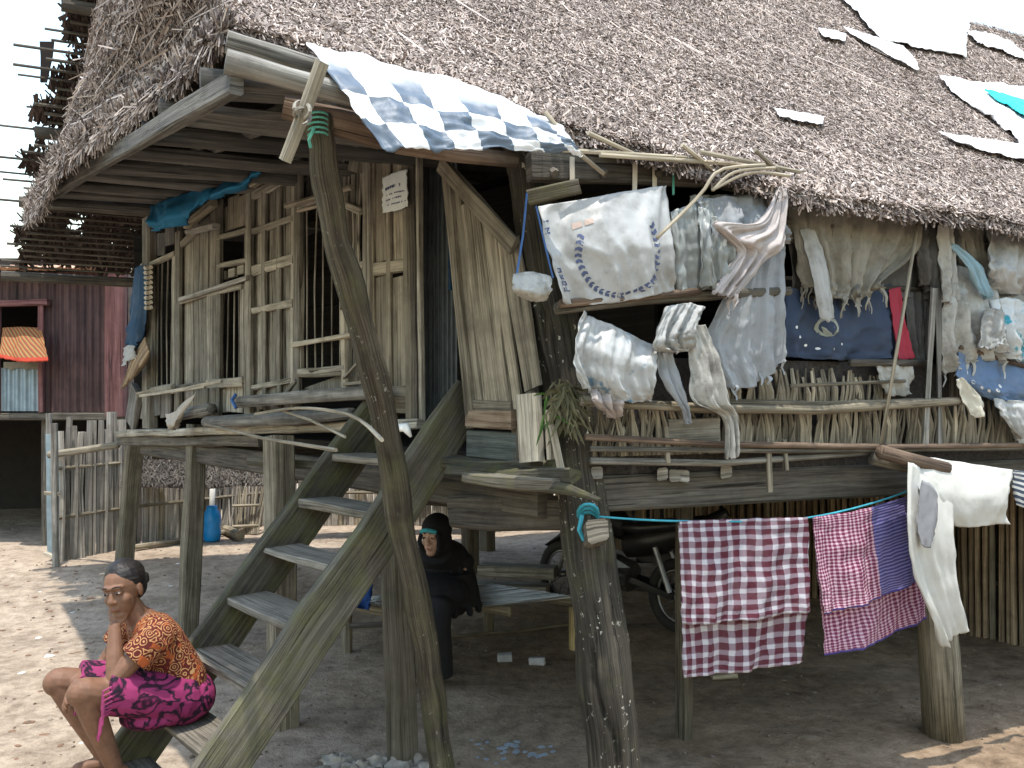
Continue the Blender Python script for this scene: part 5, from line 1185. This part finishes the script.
bld('tank', BLK, bike, 'tube', [MP(.5, 0, .74), MP(.7, 0, .83), MP(.95, 0, .80)], [.09, .14, .10], 10, smooth=True)
bld('engine', plain('engine metal', (.10, .10, .105), .4, .7, scale=40), bike, 'tube', [MP(.45, 0, .36), MP(.65, 0, .40), MP(.85, 0, .46)], [.11, .15, .09], 9, .3)
bld('exhaust', CHR, bike, 'tube', [MP(.85, .1, .36), MP(.6, .13, .25), MP(.2, .14, .30), MP(-.2, .14, .38)], [.02, .022, .045, .05], 10, smooth=True)
bld('front_fender', BLK, bike, 'tube', [MP(1.0, 0, .58), MP(1.22, 0, .63), MP(1.42, 0, .52)], [.06, .07, .04], 8, flat=.35, smooth=True)
bld('headlight', BLK, bike, 'tube', [MP(.98, 0, .88), MP(1.12, 0, .86)], [.07, .09], 10, smooth=True)
bld('handlebar', BLK, bike, 'tube', [MP(.88, -.34, .98), MP(.98, -.12, 1.0), MP(.98, .12, 1.0), MP(.88, .34, .98)], .016, 8, smooth=True)
for s_ in (-1, 1): bld('mirror', BLK, bike, 'tube', [MP(.95, .25*s_, 1.0), MP(.98, .30*s_, 1.14), MP(.97, .31*s_, 1.20)], [.006, .006, .04], 6)
bld('side_panel', BLK, bike, 'beam', MP(.1, .10, .62), MP(.5, .10, .55), .03, .16, side=MS)
# ---- stones, litter
STN = plain('pale stone', (.27, .24, .20), .95, var=.5, scale=14, bstr=.6)
SPX = (333, 345, 360, 375, 387, 400, 414, 425, 352, 392, 436, 320); RANK = [sorted(SPX).index(x) for x in SPX]
for i, (px, py, r) in enumerate(((333, 766, .055), (345, 764, .05), (360, 772, .06), (375, 768, .05), (387, 764, .045), (400, 771, .06), (414, 766, .05), (425, 774, .055), (352, 782, .07), (392, 784, .065), (436, 770, .04), (320, 778, .05))):
    q = onG(px, py); m = MB(); m.ell(q+UP*r*.25, (r, r*.85, r*.65), 14, 10, jit=1.0, seed=i*3.3+1); o = m.build('stone', STN, None, True); setp(o, ('rounded pale stone, number %s from the left in the heap at the near post foot' % ('one two three four five six seven eight nine ten eleven twelve'.split()[RANK[i]])), 'stone', 'stones at the post foot')
def litter(name, n, pts, mat, size, thick, label, cat_kind='stuff', flat=.3):
    m = MB()
    for k in range(n):
        x, y = pts(); s_ = rnd.uniform(*size); z = gheight(x, y)
        m.ell(V((x, y, z+s_*flat*.4)), (s_, s_*rnd.uniform(.5, 1), s_*flat), 6, 4, rot=Matrix.Rotation(rnd.uniform(0, 6), 3, 'Z'), jit=.6, seed=k)
    o = m.build(name, mat, None); o['kind'] = 'stuff'; o['label'] = label; return o
def yard(): 
    y = 3.2+7*rnd.random()**1.6; return rnd.uniform(-.62, .62)*y, y
litter('pebbles', 1100, yard, plain('soil crumbs', (.12, .09, .065), .95), (.005, .014), 0, 'scattered soil crumbs and pebbles over the yard', flat=.6)
litter('litter', 170, yard, plain('pale litter', (.24, .195, .15), .9), (.008, .02), 0, 'pale chips and leaf litter scattered on the earth', flat=.15)
def leftyard():
    y = rnd.uniform(4.4, 9.5); return rnd.uniform(-.60, -.36)*y, y
litter('dry_leaves', 90, leftyard, plain('dry leaves', (.15, .085, .05), .8), (.012, .035), 0, 'brown dry leaves scattered on the sunlit sand', flat=.08)
litter('white_litter', 22, leftyard, plain('white litter', (.5, .48, .45), .8), (.012, .04), 0, 'white paper scraps scattered on the sunlit sand', flat=.06)
def plastic():
    x, y = rnd.gauss(.02, .09), rnd.gauss(4.52, .10); return x, y
litter('plastic_bits', 34, plastic, plain('pale blue plastic', (.22, .26, .30), .3), (.01, .03), 0, 'pale bluish plastic bits trodden into the earth', flat=.1)
# ================================================================== PEOPLE
def remesh(name, mb, voxel, it, mat, parent, fac=.5):
    me = bpy.data.meshes.new('tmp'); me.from_pydata([tuple(v) for v in mb.v], [], mb.f); me.update()
    o = bpy.data.objects.new('tmp', me); col.objects.link(o)
    bm_ = bmesh.new(); bm_.from_mesh(me); bmesh.ops.recalc_face_normals(bm_, faces=bm_.faces); bm_.to_mesh(me); bm_.free()
    r = o.modifiers.new('r', 'REMESH'); r.mode = 'VOXEL'; r.voxel_size = voxel
    s_ = o.modifiers.new('s', 'SMOOTH'); s_.factor = fac; s_.iterations = it
    dg = bpy.context.evaluated_depsgraph_get(); ev = o.evaluated_get(dg); nm = bpy.data.meshes.new_from_object(ev)
    bpy.data.objects.remove(o)
    a = np.empty(len(nm.vertices)*3); nm.vertices.foreach_get('co', a); a = a.reshape(-1, 3); c = a.mean(0); nm.vertices.foreach_set('co', (a-c).ravel())
    nm.polygons.foreach_set('use_smooth', [True]*len(nm.polygons)); nm.materials.clear(); nm.materials.append(mat); nm.name = name; nm.update()
    return link(name, nm, V(c), parent)
def cap_(m, a, b, r0, r1, n=12, flat=1.0, up=UP):
    """tapered limb with rounded ends"""
    a, b = V(a), V(b); d = (b-a).normalized()
    pts = [a-d*r0*.9, a-d*r0*.6, a, a.lerp(b, .5), b, b+d*r1*.6, b+d*r1*.9]; rd = [r0*.35, r0*.8, r0, (r0+r1)/2, r1, r1*.8, r1*.35]
    m.tube(pts, rd, n, flat=flat, up=up)
def skinmat(name, c):
    m, t, bs = newmat(name); n = noise_(t, geo_pos(t), 30, 4)
    t.links.new(ramp(t, n, [(.3, tuple(x*.8 for x in c)), (.7, tuple(x*1.15 for x in c))]), bs.inputs['Base Color'])
    bump(t, noise_(t, geo_pos(t), 220, 3), bs, .25, .002); bs.inputs['Roughness'].default_value = .6; bs.inputs['Specular IOR Level'].default_value = .3; bs.inputs['Subsurface Weight'].default_value = .12; bs.inputs['Subsurface Radius'].default_value = (.01, .004, .002); return m
class Fr:
    def __init__(s, o, f, up=UP, k=1.0): s.o = V(o); s.f = V(f).normalized(); s.l = V(up).cross(s.f).normalized(); s.u = s.f.cross(s.l); s.k = k
    def __call__(s, f, l, u): return s.o+(s.f*f+s.l*l+s.u*u)*s.k
    def rot(s): return Matrix((s.f, s.l, s.u)).transposed()
def head(m, h):
    Rm = h.rot(); k = h.k
    def e(c, r): m.ell(h(*c), tuple(x*k for x in r), 16, 12, rot=Rm)
    e((-.012, 0, .03), (.092, .073, .088)); e((.028, 0, -.03), (.060, .056, .075)); e((.056, 0, -.086), (.026, .03, .022))
    cap_(m, h(.080, 0, .018), h(.098, 0, -.020), .008*k, .014*k); e((.088, .012, -.024), (.012, .009, .008)); e((.088, -.012, -.024), (.012, .009, .008))
    e((.070, 0, .034), (.022, .052, .012))
    for s_ in (-1, 1):
        e((.048, .036*s_, -.022), (.028, .022, .026)); e((-.008, .073*s_, -.004), (.017, .009, .03)); e((.070, .029*s_, .013), (.016, .017, .010))
    e((.078, 0, -.051), (.014, .024, .006)); e((.076, 0, -.061), (.015, .021, .007))
def face_bits(h, par, dark=(.02, .012, .01)):
    EW = MATS.get('eye white') or plain('eye white', (.22, .19, .17), .35); ED = MATS.get('eye dark') or plain('eye dark', (.008, .006, .005), .2); LP = MATS.get('lips') or plain('lips', (.20, .07, .06), .5); BR_ = MATS.get('brow') or plain('brow', dark, .8)
    Rm = h.rot()
    for s_ in (-1, 1):
        m = MB(); m.ell(h(.0795, .029*s_, .012), tuple(x*h.k for x in (.0085, .012, .0045)), 10, 8, rot=Rm); ey = m.build('eye', EW, par, True)
        m = MB(); m.ell(h(.0855, .028*s_, .012), tuple(x*h.k for x in (.004, .006, .006)), 8, 6, rot=Rm); m.build('iris', ED, ey, True)
        m = MB(); m.tube([h(.088, .012*s_, .036), h(.087, .028*s_, .041), h(.074, .046*s_, .036)], .0035*h.k, 6); m.build('eyebrow', BR_, par, True)
    m = MB(); m.tube([h(.078, -.022, -.056), h(.089, 0, -.0545), h(.078, .022, -.056)], [.003*h.k, .0055*h.k, .003*h.k], 6); m.build('lips', LP, par, True)
def hand(m, w_, palm_dir, nrm, k=1.0, curl=.6, thumb=1):
    """palm, four bent fingers of different lengths and a thumb leaving the side of the palm"""
    d = V(palm_dir).normalized(); n = V(nrm); n = (n-d*n.dot(d)).normalized(); s_ = d.cross(n)*thumb
    w_ = V(w_); pc = w_+d*.045*k
    m.ell(pc, (.046*k, .036*k, .015*k), 12, 8, rot=Matrix((d, s_, n)).transposed())
    for i, (o_, L) in enumerate(((.027, .062), (.009, .072), (-.009, .066), (-.026, .052))):
        p = w_+d*.078*k+s_*o_*k; a = curl*.5; pts = [p-d*.02*k, p]
        for seg_, q in enumerate((.45, .32, .23)):
            dd = d*math.cos(a)+n*math.sin(a); p = p+dd*L*q*k; pts.append(p); a += curl
        m.tube(pts, [.0095*k, .009*k, .0085*k, .008*k, .006*k], 8)
    p = w_+d*.03*k+s_*.032*k; t1 = (d*.65+s_*.7+n*.3).normalized(); t2 = (d*.9+s_*.15+n*.4).normalized()
    m.tube([p-t1*.02*k, p, p+t1*.032*k, p+t1*.032*k+t2*.026*k], [.012*k, .0115*k, .010*k, .007*k], 8)
def foot(m, an, f, k=1.0, voxel=None):
    f = V(f); f.z = 0; f.normalize(); l = UP.cross(f); an = V(an); g_ = V((an.x, an.y, an.z-.065*k))
    cap_(m, g_-f*.03*k+UP*.032*k, g_+f*.10*k+UP*.026*k, .034*k, .026*k); m.ell(g_+f*.10*k+UP*.02*k, (.05*k, .042*k, .018*k), 12, 8, rot=Matrix((f, l, UP)).transposed())
    for i in range(5): p = g_+f*(.135-.008*abs(i-1))*k+l*(.032-.016*i)*k+UP*.014*k; cap_(m, p, p+f*.022*k, (.0105-.001*i)*k, (.0095-.001*i)*k, 8)

# ---- woman on the ladder
SK1 = skinmat('brown skin', (.145, .072, .042))
seat = LT+LD*((1.72-.435)/SL+.05)+FD*.46; B1 = Fr(V((seat.x, seat.y, .435+.125)), FN)
w1 = thing('person', (seat.x, seat.y, .45), 'seated person on the ladder in orange patterned blouse and magenta skirt, hand to chin', 'person')
H1 = Fr(B1(.215, .0, .47), V((-.16, -.97, -.13)), V((-.14, 0, 1)), 1.0)
m = MB(); head(m, H1)
cap_(m, B1(.13, 0, .30), H1(-.01, 0, -.05), .052, .046)
m.tube([B1(0, 0, -.08), B1(-.01, 0, .02), B1(.04, 0, .14), B1(.10, 0, .25), B1(.13, 0, .33), B1(.14, 0, .36)], [.09, .135, .12, .13, .09, .05], 14, flat=.72)
cap_(m, B1(.12, -.135, .30), B1(.12, .135, .30), .052, .052)
for s_, (hp, kn, ak) in ((1, ((.02, .085, -.02), (.405, .115, .105), (.275, .075, -.245))), (-1, ((.02, -.085, -.02), (.43, -.165, .085), (.27, -.10, -.25)))):
    cap_(m, B1(*hp), B1(*kn), .082, .058, 14); cap_(m, B1(*kn), B1(*[(a*.35+b*.65) for a, b in zip(ak, kn)]), .055, .052, 14); cap_(m, B1(*[(a*.35+b*.65) for a, b in zip(ak, kn)]), B1(*ak), .052, .034, 14)
    m.ell(B1(kn[0]+.012, kn[1], kn[2]-.005), (.052, .052, .056)); foot(m, B1(*ak), B1.f+B1.l*.1*s_)
sh1, el1, wr1 = (.125, .165, .295), (.285, .125, .135), (.265, .045, .335)
sh2, el2, wr2 = (.125, -.165, .295), (.235, -.215, .10), (.385, -.075, .09)
for sh, el, wr_ in ((sh1, el1, wr1), (sh2, el2, wr2)):
    cap_(m, B1(*sh), B1(*el), .046, .037); cap_(m, B1(*el), B1(*[a*.6+b*.4 for a, b in zip(el, wr_)]), .037, .036); cap_(m, B1(*[a*.6+b*.4 for a, b in zip(el, wr_)]), B1(*wr_), .036, .024)
hand(m, B1(*wr1), H1(.05, .0, -.10)-B1(*wr1)+UP*.02, -B1.l*.3+H1.f*-.5-B1.f*.3, .95, .75, 1)
hand(m, B1(*wr2), B1.f*.6+B1.l*.5-UP*.55, -B1.f*.6-UP*.3+B1.l*.3, .95, .45, -1)
body1 = remesh('body', m, .0042, 4, SK1, w1)
face_bits(H1, w1)
HAIR, ht, hb = newmat('black hair'); hn = noise_(ht, mapping(ht, geo_pos(ht), (1, 1, 6)), 55, 4, .6, .5); ht.links.new(ramp(ht, hn, [(.35, (.004, .003, .003)), (.7, (.022, .018, .016))]), hb.inputs['Base Color']); hb.inputs['Roughness'].default_value = .5; hb.inputs['Specular IOR Level'].default_value = .25; bump(ht, hn, hb, .5, .004)
m = MB(); Rm = H1.rot()
m.ell(H1(-.026, 0, .050), (.094, .080, .082), 18, 12, rot=Rm, jit=.06); m.ell(H1(-.05, 0, .005), (.058, .074, .07), 16, 10, rot=Rm); m.ell(H1(-.115, .0, .01), (.04, .045, .042), 14, 10, rot=Rm, jit=.2)
for k in range(26):
    a = R(-80+160*k/25); p0 = H1(.062*math.cos(a)*1.05-.01, .078*math.sin(a), .075-.03*abs(math.sin(a))); p1 = H1(-.06, .06*math.sin(a), .09-.02*abs(math.sin(a))); p2 = H1(-.10, .02*math.sin(a), .03)
    m.tube([polyat([p0, p1, p2], i/8) for i in range(9)], [.004, .006, .006], 5)
remesh('hair', m, .0035, 2, HAIR, w1)
def batik(t, uv, pos):
    v = N(t, 'ShaderNodeTexVoronoi'); v.feature = 'DISTANCE_TO_EDGE'; v.inputs['Scale'].default_value = 26; t.links.new(pos, v.inputs['Vector'])
    ww = N(t, 'ShaderNodeTexVoronoi'); ww.inputs['Scale'].default_value = 26; t.links.new(pos, ww.inputs['Vector'])
    ring_ = math_(t, 'SINE', math_(t, 'MULTIPLY', math_(t, 'ADD', ww.outputs['Distance'], math_(t, 'MULTIPLY', noise_(t, pos, 40, 3), .35)), 24))
    c = ramp(t, ring_, [(.3, (.07, .010, .008)), (.55, (.26, .04, .015)), (.8, (.36, .22, .095))])
    return mix(t, ramp(t, noise_(t, pos, 22, 3), [(.55, 0), (.62, 1)]), c, (.30, .07, .02))
BAT = cloth('orange batik', (.4, .1, .02), (.15, .03, .01), .2, .05, extra=batik)
m = MB()
m.tube([B1(-.02, 0, -.06), B1(-.03, 0, -.02), B1(-.02, 0, .05), B1(.03, 0, .15), B1(.085, 0, .24), B1(.115, 0, .31), B1(.125, 0, .345)], [.10, .155, .152, .146, .150, .118, .062], 18, flat=.74)
cap_(m, B1(.112, -.15, .292), B1(.112, .15, .292), .074, .074)
for sh, el in ((sh1, el1), (sh2, el2)): q = [a*.45+b*.55 for a, b in zip(sh, el)]; m.tube([B1(*sh), B1(*[a*.7+b*.3 for a, b in zip(sh, el)]), B1(*q)], [.074, .072, .072], 12)
# soft folds
for k in range(9): a = rnd.uniform(0, 6.28); z = rnd.uniform(.02, .2); cap_(m, B1(.0+.13*math.cos(a)*.75+z*.4, .135*math.sin(a), z), B1(.03+.13*math.cos(a+.5)*.75+z*.4, .135*math.sin(a+.5), z+.06), .018, .012, 8)
remesh('blouse', m, .006, 5, BAT, w1)
def magenta(t, uv, pos):
    n = noise_(t, pos, 10, 3, .5, 1.2)
    return ramp(t, n, [(.42, (.20, .02, .08)), (.47, (.012, .006, .014)), (.52, (.012, .006, .014)), (.56, (.235, .028, .098))])
MAG = cloth('magenta batik skirt', (.3, .02, .12), (.12, .01, .05), .5, .05, extra=magenta)
m = MB(); m.ell(B1(-.02, 0, -.03), (.155, .185, .125), 18, 12, rot=B1.rot())
for hp, kn in (((.0, .09, -.01), (.33, .12, .085)), ((.0, -.09, -.01), (.36, -.15, .075))):
    m.tube([B1(*hp)-B1.f*.05, B1(*hp), B1(*[(a+b)/2 for a, b in zip(hp, kn)]), B1(*kn)], [.09, .108, .098, .088], 14)
m.ell(B1(.17, 0, .02), (.17, .13, .06), 16, 10, rot=B1.rot()); m.ell(B1(.10, .05, -.07), (.15, .12, .06), 16, 10, rot=B1.rot())
for k in range(8): y = rnd.uniform(-.12, .16); cap_(m, B1(.02, y, .07-.03*abs(y)), B1(.26, y*1.1, .10), .016, .012, 8)
sk = remesh('skirt', m, .006, 5, MAG, w1)
FRG = plain('magenta fringe', (.24, .028, .10), .8)
for k in range(34):
    if k < 20: a = R(-200+k*12); c = B1(.34, .12, .085); p = c+B1.l*.088*math.cos(a)+UP*.088*math.sin(a)
    else: a = R(-180+(k-20)*16); c = B1(.37, -.15, .075); p = c+B1.l*.086*math.cos(a)+UP*.086*math.sin(a)
    L = rnd.uniform(.05, .10); bld('tassel', FRG, sk, 'tube', [p-B1.f*.02, p+B1.f*.012-UP*.01, p+B1.f*.018-UP*L], .0045, 5)
w1.scale = (.95, .95, .95); w1.location.z += .025
# ---- woman in the black veil on the platform
SK2 = skinmat('light brown skin', (.38, .23, .165))
VEIL = cloth('black veil', (.010, .010, .012), (.016, .016, .018), .3, 0)
B2 = Fr(V((-.47, 5.93, .47)), V((-.22, -.97, 0)))
w2 = thing('person', (-.48, 5.9, .39), 'person in long black veil and black dress sitting on the bamboo platform', 'person')
H2 = Fr(P(435, 537, 5.70), V((-.42, -.9, -.06)), UP, 1.05)
m = MB(); head(m, H2); cap_(m, B2(.02, 0, .26), H2(-.01, 0, -.06), .05, .046)
m.tube([B2(0, 0, -.06), B2(0, 0, .08), B2(.0, 0, .24), B2(.01, 0, .31)], [.11, .12, .12, .06], 14, flat=.7)
for s_ in (-1, 1):
    kn = (.34, .08*s_, .02); ak = (.36, .06*s_, -.385)
    cap_(m, B2(.02, .08*s_, 0), B2(*kn), .075, .055); cap_(m, B2(*kn), B2(*ak), .052, .035); foot(m, B2(*ak), B2.f, .95)
    cap_(m, B2(.0, .15*s_, .25), B2(.12, .18*s_, .06), .042, .036); cap_(m, B2(.12, .18*s_, .06), B2(.30, .07*s_, .07), .036, .024); hand(m, B2(.30, .07*s_, .075), B2.f*.7-UP*.25-B2.l*.25*s_, -UP, .9, .35, -s_)
remesh('body', m, .0055, 3, SK2, w2); face_bits(H2, w2)
m = MB(); Rm = H2.rot()
m.ell(H2(-.026, 0, .048), (.116, .096, .104), 18, 12, rot=Rm); m.ell(H2(-.028, 0, -.03), (.094, .100, .11), 18, 12, rot=Rm); cap_(m, B2(.0, -.16, .24), B2(.0, .15, .24), .075, .075)
m.tube([H2(.048+.024*math.cos(2*a), .068*math.cos(a), -.018+.090*math.sin(a)) for a in np.linspace(0, 6.283, 25)[:-1]]+[H2(.072, .068, -.018)], .016, 8, cap=True)
m.tube([H2(-.01, 0, -.09), B2(.03, 0, .27), B2(.04, 0, .18), B2(.05, 0, .06), B2(.06, 0, -.03)], [.10, .19, .235, .265, .28], 22, flat=.85); m.ell(B2(.14, 0, .07), (.22, .24, .15), 18, 12, rot=B2.rot())
for k in range(14): a = k*.45+.2; cap_(m, B2(.03+.14*math.cos(a), .17*math.sin(a), .22), B2(.07+.245*math.cos(a), .275*math.sin(a), -.05), .016, .024, 8)
remesh('veil', m, .007, 5, VEIL, w2)
m = MB(); m.tube([H2(.070, .052, .044), H2(.088, .028, .056), H2(.094, 0, .060), H2(.088, -.028, .056), H2(.070, -.052, .044)], .015, 8); remesh('headband', m, .004, 2, cloth('teal headband', (.05, .30, .34), (.04, .2, .22), .2, 0), w2)
m = MB()
for s_ in (-1, 1):
    m.tube([B2(-.02, .08*s_, -.02), B2(.2, .085*s_, .01), B2(.345, .085*s_, .015), B2(.375, .075*s_, -.1), B2(.365, .07*s_, -.41)], [.11, .10, .09, .095, .115], 14)
m.ell(B2(.18, 0, -.01), (.2, .13, .07), 14, 10, rot=B2.rot())
remesh('dress', m, .008, 4, cloth('black dress', (.012, .012, .014), (.02, .02, .022), .3, 0), w2)
